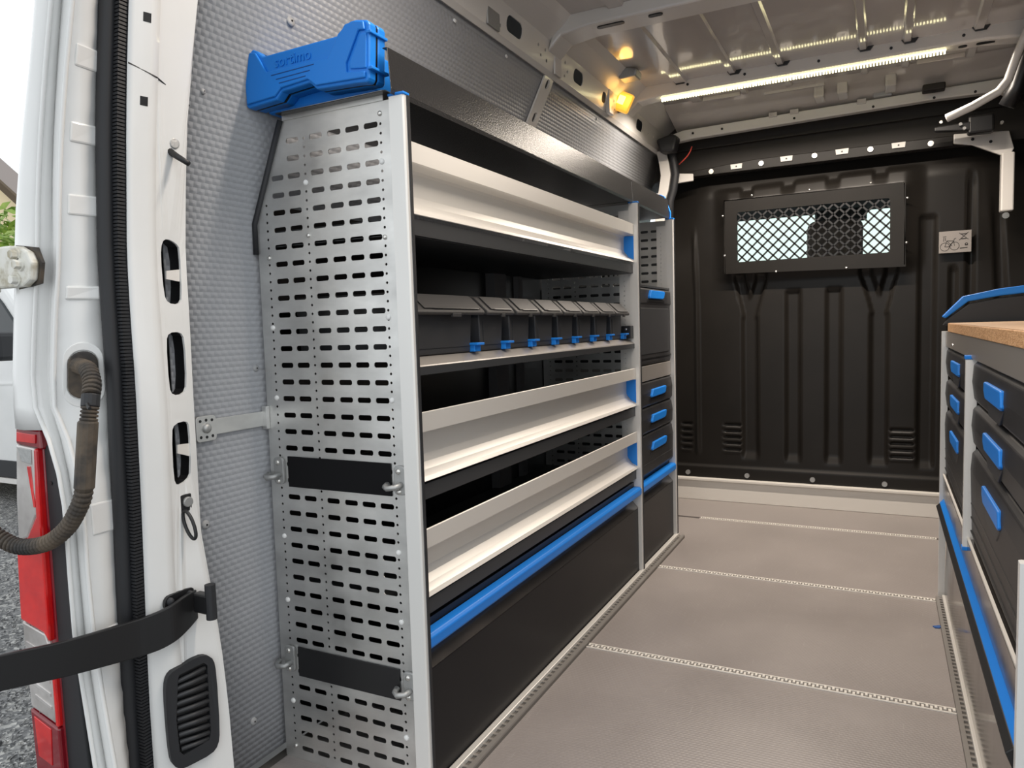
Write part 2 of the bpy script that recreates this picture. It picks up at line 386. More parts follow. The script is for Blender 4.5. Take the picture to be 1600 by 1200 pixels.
# ---- roof skin with stamped ribs
def roof_z(x, y):
    z = 2.100 if y < 3.75 else 2.100 - 0.085*min(1, (y-3.75)/0.3)
    for (xa, xb, d) in ((-0.86, -0.80, 0.012), (-0.62, -0.585, 0.011), (-0.42, -0.385, 0.011), (-0.10, -0.065, 0.011), (0.06, 0.095, 0.011), (0.30, 0.34, 0.012)):
        if xa < x < xb and 0.95 < y < 3.75: z -= d*min(1, (x-xa)/0.006, (xb-x)/0.006)
    return z
xs = sorted(set([-1.0, 0.50] + [v for xa, xb in ((-0.86, -0.80), (-0.62, -0.585), (-0.42, -0.385), (-0.10, -0.065), (0.06, 0.095), (0.30, 0.34)) for v in (xa, xa+0.006, xb-0.006, xb)]))
ysr = [0.90, 1.5, 2.0, 2.5, 3.0, 3.4, 3.749, 3.751, 3.85, 3.95, 4.05, 4.25]
q = MB(); n = len(xs)
q.add([(x, y, roof_z(x, y)) for y in ysr for x in xs], [(i*n+j, i*n+j+1, (i+1)*n+j+1, (i+1)*n+j) for i in range(len(ysr)-1) for j in range(n-1)])
ceil = q.build('ceiling', 'roof'); ceil['kind'] = 'structure'
MB().box(-1.25, 0.85, 0.88, 4.3, 2.15, 2.17).build('roof_outer_skin', 'white', ceil)
# stamped details on the skin ahead of the lit bow
for (x0, x1, y0, y1) in ((-0.80, -0.62, 3.72, 3.735), (-0.52, -0.25, 3.78, 3.795), (0.12, 0.30, 3.70, 3.712)):
    MB().box(x0, x1, y0, y1, 2.080, 2.101).build('roof_crease', 'roof', ceil, bev=0.004)
for x in (-0.30, -0.20, 0.0):
    MB().box(x, x+0.045, 3.80, 3.92, 2.035, 2.10).build('roof_rib', 'roof', ceil, bev=0.006)
MB().box(-0.05, 0.03, 3.93, 3.97, 2.03, 2.06).build('roof_pad', 'grey_plug', ceil, bev=0.006)
# ---- roof bows
def bow(y0, y1, z0, name='roof_bow'):
    b = MB()
    outl = [(-1.09, 1.99), (-1.035, z0-0.012), (-0.93, z0), (0.34, z0), (0.45, z0-0.012), (0.52, 1.97), (0.56, 2.03), (0.50, 2.125), (-1.0, 2.125), (-1.06, 2.08)]
    b.prism(outl, 'y', y0, y1); return b.build(name, 'inner_paint', ceil, bev=0.008)
b1 = bow(2.50, 2.62, 2.05); b2 = bow(3.418, 3.505, 2.05); b3 = bow(1.22, 1.34, 2.05)
for (x, w) in ((-1.0, 0.05), (-0.86, 0.10), (-0.70, 0.05), (-0.42, 0.06)):
    MB().prism(slot(x, 2.535, w, 0.022), 'z', 2.046, 2.0495).build('bow_hole', 'void', ceil)
for x in (-0.62, -0.50, -0.15, 0.1):
    MB().cyl((x, 2.497, 2.085), (x, 2.501, 2.085), 0.006, 8).build('bow_hole', 'void', ceil)
for x in (-0.80, -0.55, -0.25, 0.02, 0.27):
    MB().cyl((x, 3.414, 2.078), (x, 3.419, 2.078), 0.006, 8).build('bow_hole', 'void', ceil)
for (x, w) in ((0.27, 0.03), (0.36, 0.09), (0.46, 0.06)):
    MB().prism(slot(x, 3.455, w, 0.022), 'z', 2.046, 2.0495).build('bow_hole', 'void', ceil)
for x in (-0.86, -0.62, -0.42, -0.10, 0.06, 0.30):
    MB().prism([(x-0.005, 2.101), (x+0.008, 2.084), (x+0.045, 2.084), (x+0.058, 2.101)], 'y', 3.408, 3.419).build('bow_notch', 'void', ceil)
# ---- front header above the bulkhead
hd = setting('trim_2', (-0.35, 3.98, 1.95))
MB().prism([(-1.03, 1.955), (-0.9, 1.965), (0.20, 1.985), (0.45, 1.98), (0.52, 1.93), (0.56, 1.99), (0.50, 2.035), (-0.95, 2.015), (-1.06, 1.99)], 'y', 3.95, 4.0).build('header_rail', 'inner_paint', hd, bev=0.006)
for x in (-0.90, -0.75, -0.40, -0.05, 0.2, 0.36): MB().cyl((x, 3.946, 1.992), (x, 3.951, 1.992), 0.006, 8).build('rail_hole', 'void', hd)
for x in (-0.52, -0.42, -0.12): MB().box(x, x+0.04, 3.94, 3.955, 2.012, 2.035).build('rail_tab', 'roof', hd, bev=0.003)
MB().box(-1.32, 0.82, 4.10, 4.13, 1.79, 2.16).build('header_panel', 'header', hd)
MB().prism([(-1.10, 1.93), (0.5, 1.94), (0.5, 1.945), (-1.10, 1.935)], 'y', 4.06, 4.09).build('panel_crease', 'header', hd)
# ---- joint rail with tabs and bolts on top of the bulkhead
MB().prism([(-1.00, 1.785), (0.285, 1.785), (0.285, 1.832), (-0.60, 1.838), (-1.00, 1.812)], 'y', 4.045, 4.06).build('joint_rail', 'bulkhead', hd, bev=0.003)
for (x, z) in ((-0.695, 1.811), (-0.447, 1.819), (-0.188, 1.820), (0.059, 1.817)):
    MB().prism([(x-0.027, z-0.012), (x+0.027, z-0.012), (x+0.030, z+0.013), (x-0.030, z+0.013)], 'y', 4.038, 4.046).build('white_tab', 'inner_paint', hd)
    MB().cyl((x, 4.035, z), (x, 4.039, z), 0.004, 8).build('tab_hole', 'void', hd)
for (x, z) in ((-0.825, 1.800), (-0.57, 1.811), (-0.314, 1.817), (-0.062, 1.814), (0.193, 1.806)):
    MB().cyl((x, 4.036, z), (x, 4.046, z), 0.013, 14).build('joint_bolt', 'screw', hd, smooth=False)
MB().prism([(-1.07, 1.755), (-0.92, 1.762), (-0.92, 1.80), (-1.0, 1.81), (-1.08, 1.80)], 'y', 4.03, 4.05).build('corner_plate', 'inner_paint', hd, bev=0.004)
MB().prism([(0.285, 1.792), (0.36, 1.775), (0.50, 1.70), (0.52, 1.74), (0.50, 1.82), (0.285, 1.835)], 'y', 4.03, 4.05).build('corner_plate', 'inner_paint', hd, bev=0.004)
for (x, z) in ((0.36, 1.80), (0.43, 1.78)): MB().cyl((x, 4.025, z), (x, 4.031, z), 0.007, 8).build('plate_hole', 'void', hd)

# ---- bulkhead: relief of ribs, forked stems, louvres and a raised upper field
def sstep(a, b, t):
    t = max(0.0, min(1.0, (t-a)/(b-a))); return t*t*(3-2*t)
def groove(x, z, xc, w, z0, z1, taper=0.0):
    ww = w*(1+taper*max(0, (0.4-z)))
    return sstep(ww+0.012, ww-0.004, abs(x-xc)) * sstep(z0-0.010, z0+0.05, z) * sstep(z1+0.015, z1-0.015, z)
def relief(x, z):
    y = YB
    # raised upper field with notched top edge
    top = 1.695 + 0.018*sstep(-0.75, 0.0, x)
    for xc in (-0.655, -0.447, -0.233, -0.018):
        top -= 0.026*sstep(0.036, 0.026, abs(x-xc))
    e = sstep(top+0.022, top-0.004, z)*sstep(-0.84, -0.74, x)*sstep(0.19, 0.08, x)*sstep(1.20, 1.30, z)
    band = max(0.0, min(1.0, (z-1.648)/(top-1.648)))
    y -= (0.036 - 0.017*band)*e
    y += 0.03*sstep(1.66, 1.82, z)*(1-e)
    # shoulders curve away towards the sides
    y += 0.05*sstep(0.35, 0.62, x)*sstep(1.0, 1.7, z) + 0.05*sstep(-0.85, -1.1, x)*sstep(1.2, 1.75, z)
    for xc in (-0.425, -0.228): y += 0.020*groove(x, z, xc, 0.030, 0.235, 1.150, 0.3)
    for xs, xl, xr in ((-0.645, -0.695, -0.585), (-0.018, -0.080, 0.036)):
        g = groove(x, z, xs, 0.034, 0.240, 1.02, 0.3)
        for xe in (xl, xr):
            t = max(0, min(1, (z-0.98)/0.24)); xc = xs + (xe-xs)*t**1.3
            g = max(g, sstep(0.034, 0.020, abs(x-xc))*sstep(0.96, 1.0, z)*sstep(1.27, 1.24, z))
        y += 0.020*g
    y += 0.018*groove(x, z, 0.190, 0.030, 0.235, 1.48)
    y -= 0.012*sstep(0.014, 0.006, abs(x+0.93+0.03*max(0, z-1.1)))*sstep(0.24, 0.3, z)*sstep(1.55, 1.40, z)
    y += 0.014*sstep(0.02, 0.01, abs(x-0.30))*sstep(0.3, 0.4, z)*sstep(1.25, 1.2, z)
    y += 0.014*sstep(0.02, 0.01, abs(x-0.37))*sstep(0.3, 0.4, z)*sstep(1.7, 1.6, z)
    y += 0.016*sstep(0.03, 0.01, abs(x-0.50+0.05*(z-1)))*sstep(0.3, 0.4, z)*sstep(1.6, 1.4, z)
    for x0, x1 in ((-1.02, -0.965), (-0.785, -0.695), (0.035, 0.140)):
        for k in range(5):
            zc = 0.285 + 0.034*k
            m_ = sstep(x0-0.006, x0+0.006, x)*sstep(x1+0.006, x1-0.006, x)
            y += 0.012*m_*sstep(0.011, 0.004, abs(z-zc-0.006)) - 0.006*m_*sstep(0.010, 0.004, abs(z-zc+0.008))
    # horizontal ledge near the foot
    y -= 0.014*sstep(0.20, 0.188, z)
    return y
WX0, WX1, WZ0, WZ1 = -0.70, 0.028, 1.312, 1.578
xs = [-1.15 + 1.90*k/230 for k in range(231)]; zs = [0.12 + 1.72*k/220 for k in range(221)]
def snap(vals, t):
    i = min(range(len(vals)), key=lambda k: abs(vals[k]-t)); vals[i] = t
for t in (WX0, WX1): snap(xs, t)
for t in (WZ0, WZ1): snap(zs, t)
q = MB(); n = len(xs)
q.v = [(x, relief(x, z), z) for z in zs for x in xs]
q.f = [(i*n+j, i*n+j+1, (i+1)*n+j+1, (i+1)*n+j) for i in range(len(zs)-1) for j in range(n-1)
       if not (WX0-1e-6 < xs[j] and xs[j+1] < WX1+1e-6 and WZ0-1e-6 < zs[i] and zs[i+1] < WZ1+1e-6)]
wb = q.build('wall_back', 'bulkhead', None, smooth=True); wb['kind'] = 'structure'
for x in (-0.985, -0.661, -0.327, 0.013, 0.33):
    MB().cyl((x, YB-0.024, 0.152), (x, YB-0.012, 0.152), 0.013, 14).build('bulkhead_bolt', 'zinc', wb)
MB().box(0.47, 0.52, 4.00, 4.06, 1.46, 1.72).build('corner_pillar', 'inner_paint', wb, bev=0.006)
MB().cyl((0.49, 4.0, 1.44), (0.49, 4.02, 1.44), 0.014, 14).build('bulkhead_bolt', 'screw', wb)
bb = MB().box(-1.12, 0.70, YB-0.03, YB-0.005, 0.0, 0.118).box(-1.12, 0.70, YB-0.045, YB-0.004, 0.112, 0.127).build('baseboard_back', 'kick', None, bev=0.003); bb['kind'] = 'structure'
# pane in the bulkhead opening
wn = MB().box(WX0-0.01, WX1+0.01, YB+0.012, YB+0.016, WZ0-0.01, WZ1+0.01).build('window_1', 'glass'); wn['kind'] = 'structure'
# curved front corner post beside the bulkhead (white strip + black sealing)
cp = setting('trim_3', (-1.06, 4.0, 1.6))
q = MB()
pp = [(-1.075, 1.93), (-1.06, 1.86), (-1.052, 1.80), (-1.065, 1.72), (-1.085, 1.66), (-1.09, 1.45)]
for a, b in zip(pp, pp[1:]): q.prism([(a[0]-0.03, a[1]), (a[0]+0.022, a[1]), (b[0]+0.022, b[1]), (b[0]-0.03, b[1])], 'y', 3.98, 4.0)
q.build('corner_post', 'inner_paint', cp)
MB().tube([(x+0.045, 4.0, z) for x, z in [(-1.06, 1.99)]+pp], 0.022, 10).build('sealing_strip', 'rubber', cp, smooth=True)
MB().prism([(-1.08, 1.97), (-1.00, 1.99), (-0.965, 1.975), (-0.985, 1.90), (-1.06, 1.90)], 'y', 3.88, 3.96).build('cable_boot', 'rubber', cp, bev=0.012)
wire = MB().tube([(-0.905, 3.95, 1.925), (-0.915, 3.95, 1.90), (-0.93, 3.95, 1.878), (-0.955, 3.96, 1.86), (-0.98, 3.97, 1.845)], 0.0035, 6).build('loose_wire', 'red_wire', None, smooth=True)
tag(wire, 'thin red wire hanging in the upper left corner above the black bulkhead', 'wire')

# ---- right wall
wr = setting('wall_right', (0.62, 2.5, 0))
MB().sheet([(0.62, 0.0), (0.62, 1.3), (0.58, 1.65), (0.52, 1.95), (0.50, 2.12)], 'y', 0.95, 3.05, -0.01).build('right_lining', 'lining', wr)
MB().sheet([(0.66, 0.0), (0.66, 1.3), (0.62, 1.65), (0.56, 1.95), (0.50, 2.12)], 'y', 3.05, 4.1, -0.01).build('sliding_door_inner', 'bulkhead', wr)
MB().sheet([(0.80, -0.1), (0.80, 1.4), (0.66, 2.16)], 'y', 0.95, 4.2, -0.02).build('right_outer_skin', 'white', wr)
MB().prism([(0.505, 1.30), (0.60, 1.30), (0.58, 2.0), (0.475, 2.0)], 'y', 3.30, 3.40).build('door_post', 'bulkhead', wr, bev=0.01)
MB().prism([(0.53, 1.55), (0.57, 1.55), (0.555, 1.90), (0.50, 1.92), (0.50, 1.85), (0.535, 1.78)], 'y', 3.05, 3.2).build('door_frame_edge', 'inner_paint', wr, bev=0.01)
q = MB()
q.tube([(0.215, 3.40, 1.768), (0.30, 3.40, 1.800), (0.385, 3.40, 1.842), (0.415, 3.40, 1.88), (0.440, 3.38, 1.965), (0.470, 3.3, 2.05)], 0.016, 8)
t = q.build('door_guide_rail', 'inner_paint', None, smooth=True); tag(t, 'pale curved door guide arm under the roof in the upper right corner', 'rail')
t2 = MB().tube([(0.42, 3.47, 1.80), (0.452, 3.46, 1.86), (0.476, 3.44, 1.95), (0.51, 3.36, 2.05)], 0.030, 8).build('door_track', 'satin_black', None, smooth=True)
tag(t2, 'black door track curving behind the pale guide arm', 'track')
rm = thing('roller_bracket', 'dark roller bracket with bright screws at the end of the door track', 'bracket', (0.37, 3.92, 1.80))
MB().box(0.33, 0.43, 3.90, 3.96, 1.80, 1.88).build('bracket_body', 'satin_black', rm, bev=0.01)
MB().prism([(0.20, 1.83), (0.34, 1.815), (0.34, 1.855), (0.20, 1.85)], 'y', 3.90, 3.93).build('bracket_arm', 'satin_black', rm, bev=0.005)
for x, z in ((0.30, 1.845), (0.315, 1.825), (0.455, 1.83), (0.225, 1.865)):
    MB().cyl((x, 3.885, z), (x, 3.90, z), 0.007, 10).build('screw', 'screw', rm)
tag(MB().box(0.15, 0.24, 3.86, 3.92, 2.005, 2.035).build('roof_clip', 'header', None, bev=0.006), 'small dark clip under the roof at the right end of the header rail', 'clip')

# ---- rear left body pillar (door opening)
def tab(rows, k, y):
    return [(x*k, 1+(z-1)*k) for x, z in rows]
E0 = [(-1.545, 1.696), (-1.579, 1.575), (-1.621, 1.452), (-1.659, 1.323), (-1.678, 1.243), (-1.685, 1.188), (-1.709, 1.05), (-1.734, 0.908), (-1.739, 0.822), (-1.727, 0.764), (-1.735, 0.617), (-1.752, 0.314), (-1.733, 0.01)]
E1 = [(-1.493, 1.684), (-1.527, 1.566), (-1.559, 1.443), (-1.587, 1.315), (-1.605, 1.183), (-1.634, 1.048), (-1.660, 0.909), (-1.654, 0.824), (-1.600, 0.77), (-1.578, 0.631), (-1.58, 0.488), (-1.579, 0.344), (-1.56, 0.202), (-1.541, 0.059)]
E2 = [(-1.48, 1.685), (-1.508, 1.565), (-1.536, 1.442), (-1.557, 1.313), (-1.57, 1.181), (-1.596, 1.047), (-1.618, 0.908), (-1.61, 0.835), (-1.586, 0.769), (-1.567, 0.629), (-1.566, 0.487), (-1.563, 0.343), (-1.544, 0.2), (-1.523, 0.058)]
E3 = [(-1.419, 1.666), (-1.453, 1.55), (-1.483, 1.43), (-1.507, 1.306), (-1.524, 1.177), (-1.553, 1.045), (-1.575, 0.91), (-1.579, 0.841), (-1.526, 0.774), (-1.507, 0.638), (-1.509, 0.499), (-1.503, 0.359), (-1.487, 0.22), (-1.464, 0.082)]
E4 = [(-1.33, 1.648), (-1.347, 1.532), (-1.365, 1.414), (-1.377, 1.292), (-1.387, 1.168), (-1.389, 1.04), (-1.389, 0.911), (-1.396, 0.78), (-1.398, 0.647), (-1.405, 0.511), (-1.412, 0.373), (-1.419, 0.232), (-1.422, 0.09)]
E5 = [(-1.265, 1.633), (-1.282, 1.52), (-1.297, 1.404), (-1.309, 1.285), (-1.321, 1.163), (-1.323, 1.038), (-1.322, 0.912), (-1.326, 0.783), (-1.33, 0.653), (-1.336, 0.52), (-1.342, 0.385), (-1.346, 0.247), (-1.346, 0.109)]
E6 = [(-1.192, 1.621), (-1.208, 1.51), (-1.227, 1.396), (-1.24, 1.279), (-1.25, 1.159), (-1.25, 1.036), (-1.247, 0.911), (-1.248, 0.785), (-1.253, 0.657), (-1.258, 0.527), (-1.256, 0.395), (-1.250, 0.263), (-1.247, 0.129)]
E7 = [(-1.162, 1.637), (-1.188, 1.524), (-1.213, 1.407), (-1.228, 1.286), (-1.24, 1.162), (-1.24, 1.035), (-1.243, 0.906), (-1.244, 0.776), (-1.246, 0.643), (-1.245, 0.575), (-1.230, 0.511), (-1.208, 0.379), (-1.197, 0.245), (-1.192, 0.109)]
EY = {0: (E0, .95, .80), 1: (E1, .95, .80), 2: (E2, .96, .825), 3: (E3, .945, .815), 4: (E4, .95, .885), 5: (E5, .95, .90), 6: (E6, .96, .95), 7: (E7, 1.02, 1.03)}
ET = {k: (tab(r, y/ym, y), y) for k, (r, ym, y) in EY.items()}
def edge(k, z, dy=0.0):
    t, y = ET[k]; return Vector((interp(t, z), y+dy, z))
pil = setting('trim_4', (-1.3, 0.95, 0.0))
ZL = [-0.15, 0.0] + [0.1 + 0.06*k for k in range(31)]
def strip(a, b, name, mat, dy=0.0, za=-0.15, zb=1.9, dya=0, dyb=0, bulge=0.0):
    q = MB(); z_ = sorted(set([z for z in ZL if za <= z <= zb] + ([za] if za > -0.1 else []))); m_ = 5 if bulge else 2
    for z in z_:
        A = edge(a, z, dy+dya); B = edge(b, z, dy+dyb)
        for j in range(m_):
            t = j/(m_-1); p = A.lerp(B, t); p.y -= bulge*math.sin(math.pi*t); q.v.append(tuple(p))
    q.f = [(i*m_+j, i*m_+j+1, (i+1)*m_+j+1, (i+1)*m_+j) for i in range(len(z_)-1) for j in range(m_-1)]
    o = q.build(name, mat, pil, smooth=True); s_ = o.modifiers.new('thick', 'SOLIDIFY'); s_.thickness = 0.003; s_.offset = -1
    return o
strip(0, 1, 'outer_corner', 'white', bulge=0.008, za=0.838)
strip(1, 2, 'gutter_channel', 'white', bulge=-0.006)
strip(2, 3, 'gutter_lip', 'white', bulge=0.006)
strip(3, 4, 'door_jamb', 'white')
strip(5, 6, 'pillar_edge', 'white', bulge=0.004)
# body side behind the corner
q = MB()
for z in ZL:
    p = edge(0, z); q.v += [tuple(p), (p.x-0.03, p.y+0.05, z), (p.x-0.03, 4.2, z)]
q.f = [(i*3+j, i*3+j+1, (i+1)*3+j+1, (i+1)*3+j) for i in range(len(ZL)-1) for j in range(2)]
q.build('body_side', 'white', pil)
# pillar inner face with cut-outs: t runs across (0 edge 6, 1 edge 7)
def pface(d):
    def f(p):
        a = edge(6, p[1]); b = edge(7, p[1]); v = a.lerp(b, p[0]); nrm = Vector((b.y-a.y, -(b.x-a.x), 0)).normalized()
        return tuple(v - nrm*d) if False else tuple(v + Vector((-nrm.x, -nrm.y, 0))*(-d) if False else v - Vector((nrm.x, nrm.y, 0))*d)
    return f
outl = [(0, z) for z in ZL] + [(1, z) for z in reversed(ZL)]
def tslot(tc, zc, w, h, r=0.25): # slot in (t,z): round corners scaled to the face width (about 0.09 m)
    s = slot(0, 0, w*0.09, h, r*0.09*w*1.6); return [(tc + x/0.09, zc + z) for x, z in s]
CUT = [[(0.205, 1.185), (0.36, 1.193), (0.66, 1.187), (0.815, 1.176), (0.79, 1.080), (0.66, 1.066), (0.30, 1.068), (0.185, 1.084), (0.159, 1.158)],
       [(0.150, 0.995), (0.263, 1.011), (0.66, 1.012), (0.79, 0.997), (0.79, 0.905), (0.64, 0.888), (0.241, 0.888), (0.130, 0.905)],
       [(0.118, 0.817), (0.25, 0.832), (0.68, 0.834), (0.785, 0.822), (0.765, 0.728), (0.62, 0.714), (0.225, 0.708), (0.115, 0.726)]]
def soften(pts, it=2):
    for _ in range(it):
        out = []
        for a, b in zip(pts, pts[1:]+pts[:1]):
            out += [(a[0]*0.75+b[0]*0.25, a[1]*0.75+b[1]*0.25), (a[0]*0.25+b[0]*0.75, a[1]*0.25+b[1]*0.75)]
        pts = out
    return pts
q = MB(); holed(q, outl, [soften(c, 1) for c in CUT], pface(0.0), pface(0.004)); q.build('pillar_inner_face', 'white', pil)
for c in CUT:
    q = MB(); cx = sum(p[0] for p in c)/len(c); cz = sum(p[1] for p in c)/len(c)
    s = [(cx+(p[0]-cx)*1.12, cz+(p[1]-cz)*1.06) for p in soften(c, 1)]; A = [pface(0.006)(p) for p in s]; B = [pface(0.05)(p) for p in s]; n = len(s)
    q.add(A+B, [(i, (i+1) % n, n+(i+1) % n, n+i) for i in range(n)] + [tuple(range(n, 2*n))]); q.build('cutout_pocket', 'satin_black', pil)
for (za, zb, zc_, zd) in ((1.136, 1.131, 1.115, 1.112), (0.786, 0.789, 0.772, 0.760)):
    q = MB(); q.add([pface(0.003)(p) for p in ((0.80, za), (0.36, zb), (0.34, zc_), (0.78, zd))] + [pface(0.006)(p) for p in ((0.80, za), (0.36, zb), (0.34, zc_), (0.78, zd))], [(0, 1, 2, 3), (7, 6, 5, 4), (0, 4, 5, 1), (1, 5, 6, 2), (2, 6, 7, 3), (3, 7, 4, 0)]); q.build('cutout_tongue', 'inner_paint', pil)
def emap(ka, kb, t, z, d):
    a = edge(ka, z); b = edge(kb, z); v = a.lerp(b, t); nrm = Vector((b.y-a.y, -(b.x-a.x), 0)).normalized(); return v + Vector((nrm.x, nrm.y, 0))*d
for (px_t, z) in ((0.58, 1.578), (0.55, 1.434)):
    q = MB(); q.add([emap(5, 6, t_, zz, 0.0045) for t_, zz in ((px_t-0.13, z-0.008), (px_t+0.13, z-0.008), (px_t+0.13, z+0.008), (px_t-0.13, z+0.008))], [(0, 1, 2, 3)]); q.build('square_hole', 'void', pil)
# sealant beads and pressed pads on the jamb
for k, r in ((1, 0.0042), (2, 0.0036), (3, 0.0042)):
    MB().tube([edge(k, z, -0.002) for z in ZL if z > -0.1], r, 8).build('sealant_bead', 'white', pil, smooth=True)
for (z0, z1) in ((1.475, 1.512), (1.350, 1.385), (1.225, 1.262), (1.075, 1.10), (0.64, 0.70), (0.40, 0.46)):
    P4 = ((0.14, z0), (0.86, z0), (0.86, z1), (0.14, z1))
    MB().add([emap(3, 4, t_, z_, 0.0055) for t_, z_ in P4] + [emap(3, 4, t_, z_, -0.003) for t_, z_ in P4], [(0, 1, 2, 3), (7, 6, 5, 4), (0, 4, 5, 1), (1, 5, 6, 2), (2, 6, 7, 3), (3, 7, 4, 0)]).build('pressed_pad', 'white', pil, bev=0.0035)
# body skirt below the light
MB().prism([(-1.40, -0.10), (-1.22, -0.10), (-1.22, -0.30), (-1.40, -0.30)], 'y', 0.86, 1.0).build('rear_step', 'satin_black', pil, bev=0.01)
# faint panel joints
for k, zA, zB in ((5, 1.52, 1.48),):
    a = emap(5, 6, 0.02, 1.495, 0.003); b = emap(5, 6, 0.95, 1.480, 0.003); c = emap(6, 7, 0.97, 1.452, 0.003)
    MB().tube([a, b, c], 0.0017, 6).build('panel_joint', 'satin_black', pil)

# ---- door seal
sl = thing('door_seal', 'black rubber door seal running down the white rear pillar', 'seal', (-1.28, 0.88, -0.15))
MB().tube([edge(4, z, -0.010).lerp(edge(5, z, -0.010), 0.32) for z in ZL], 0.0155, 12).build('seal_bulb', 'rubber', sl, smooth=True)
q = MB()
for k in range(300):
    z = -0.14 + k*0.0066; a = edge(4, z, -0.002).lerp(edge(5, z, -0.002), 0.58); b = edge(4, z, 0.0).lerp(edge(5, z, 0.0), 1.0)
    q.box(a.x, b.x, a.y-0.009, b.y+0.001, z, z+0.0046)
q.build('seal_ribs', 'rubber', sl, kind='stuff')
q = MB(); z_ = ZL
q.v = [tuple(p) for z in z_ for p in (edge(4, z), edge(5, z, 0.0))]; q.f = [(2*i, 2*i+1, 2*i+3, 2*i+2) for i in range(len(z_)-1)]
q.build('seal_base', 'satin_black', sl)

# ---- outside: ground, gravel, house, hedge, parked van
gr = MB().box(-40, 12, -6, 60, -0.62, -0.55).build('ground', 'gravel_base'); gr['kind'] = 'structure'
q = MB(); rnd = random.Random(3)
for k in range(5200):
    y = 0.9 + 2.6*rnd.random()**1.5; x = -1.62*y - 0.35 + 0.95*rnd.random() - 0.25*y*rnd.random()
    if x > -1.75: continue
    r = 0.006 + 0.013*rnd.random(); a = rnd.random()*6.28; h_ = r*(0.5+0.6*rnd.random())
    vs = [(x + r*math.cos(a+i*2.09)*(0.7+0.6*rnd.random()), y + r*math.sin(a+i*2.09)*(0.7+0.6*rnd.random()), -0.552) for i in range(3)]
    vs += [(x + 0.5*r*math.cos(a+0.6+i*2.09), y + 0.5*r*math.sin(a+0.6+i*2.09), -0.55+h_) for i in range(3)]
    q.add(vs, [(3, 4, 5), (0, 1, 4, 3), (1, 2, 5, 4), (2, 0, 3, 5)])
gv = q.build('gravel', 'stone_a', None); tag(gv, 'wet grey stone chippings on the ground outside the van', 'gravel', kind='stuff')
hs = thing('house', 'cream rendered house with grey brown roof seen past the white pillar', 'house', (-23.0, 13.5, -0.55))
MB().prism([(-31, -0.55), (-19.6, -0.55), (-19.6, 3.7), (-25.3, 7.6), (-31, 3.7)], 'y', 12.15, 12.75).build('house_wall', 'plaster', hs)
MB().sheet([(-31.6, 3.45), (-25.3, 7.75), (-19.0, 3.45)], 'y', 12.0, 12.8, 0.14).build('roof', 'tiles', hs)
MB().sheet([(-31.6, 3.40), (-25.3, 7.70), (-19.0, 3.40)], 'y', 11.9, 12.0, 0.20).build('barge_board', 'bark', hs)
bs = thing('garden_bush', 'leafy green bush in front of the cream house', 'bush', (-14.6, 7.8, -0.55))
MB().tube([(-14.6, 7.8, -0.55), (-14.5, 7.8, 0.6), (-14.6, 7.9, 2.2)], lambda t: 0.07-0.04*t, 8).build('stem', 'bark', bs)
q = MB(); rnd = random.Random(5)
for k in range(2600):
    th = rnd.random()*6.28; ph = math.acos(2*rnd.random()-1); rr = 1.9*rnd.random()**0.33
    c = Vector((-14.7 + 1.1*rr*math.sin(ph)*math.cos(th), 7.9 + rr*math.sin(ph)*math.sin(th), 1.75 + 0.95*rr*math.cos(ph)))
    u = Vector((rnd.uniform(-1, 1), rnd.uniform(-1, 1), rnd.uniform(-.5, 1))).normalized(); w = u.cross(Vector((rnd.random(), rnd.random(), rnd.random()))).normalized(); s_ = 0.10+0.07*rnd.random()
    q.add([c, c+u*s_+w*s_*0.4, c+u*s_*2, c+u*s_-w*s_*0.4], [(0, 1, 2, 3)])
q.build('foliage', 'leaf', bs, kind='stuff')
pv = thing('parked_van', 'white van parked on the gravel beyond the open rear corner', 'van', (-8.1, 4.2, -0.55))
side = [(-11.5, -0.2), (-11.5, 1.75), (-11.2, 1.95), (-8.1, 1.95), (-7.75, 1.80), (-7.50, 1.62), (-6.85, 0.92), (-5.9, 0.66), (-5.6, 0.4), (-5.6, -0.2)]
def wheel_arch(xc, r=0.42, n=8): return [(xc + r*math.cos(math.pi*k/n), -0.2 + r*math.sin(math.pi*k/n)) for k in range(n+1)]
MB().prism(side + wheel_arch(-6.35) + wheel_arch(-10.4), 'y', 4.05, 5.9).build('van_body', 'white', pv, bev=0.04)
MB().prism([(-9.4, 0.88), (-9.4, 1.60), (-7.72, 1.60), (-7.45, 1.38), (-7.0, 0.90)], 'y', 4.03, 4.06).build('side_window', 'car_glass', pv, bev=0.01)
MB().prism([(-9.3, 0.55), (-6.9, 0.62), (-6.9, 0.64), (-9.3, 0.57)], 'y', 4.04, 4.055).build('body_crease', 'white', pv)
MB().box(-7.16, -7.00, 3.72, 3.98, 0.84, 1.10).build('wing_mirror', 'rubber', pv, bev=0.04)
MB().box(-7.1, -7.05, 3.95, 4.06, 0.86, 0.92).build('mirror_arm', 'rubber', pv)
MB().prism([(-9.9, -0.30), (-6.85, -0.30), (-6.85, -0.14), (-9.9, -0.14)], 'y', 4.03, 4.06).build('lower_dark_band', 'rubber', pv)  # dark band along the lower side of the body
MB().prism([(-9.9, -0.36), (-6.85, -0.36), (-6.85, -0.31), (-9.9, -0.31)], 'y', 4.02, 5.9).build('sill_strip', 'inner_paint', pv)
for xc in (-6.35, -10.4):
    w = MB().cyl((xc, 4.08, -0.22), (xc, 4.30, -0.22), 0.33, 24).build('wheel', 'rubber', pv, bev=0.02)
    MB().cyl((xc, 4.06, -0.22), (xc, 4.09, -0.22), 0.2, 18).build('hub_cap', 'zinc', w)
    MB().box(xc-0.45, xc+0.45, 4.32, 5.8, -0.2, 0.3).build('arch_liner', 'satin_black', pv)

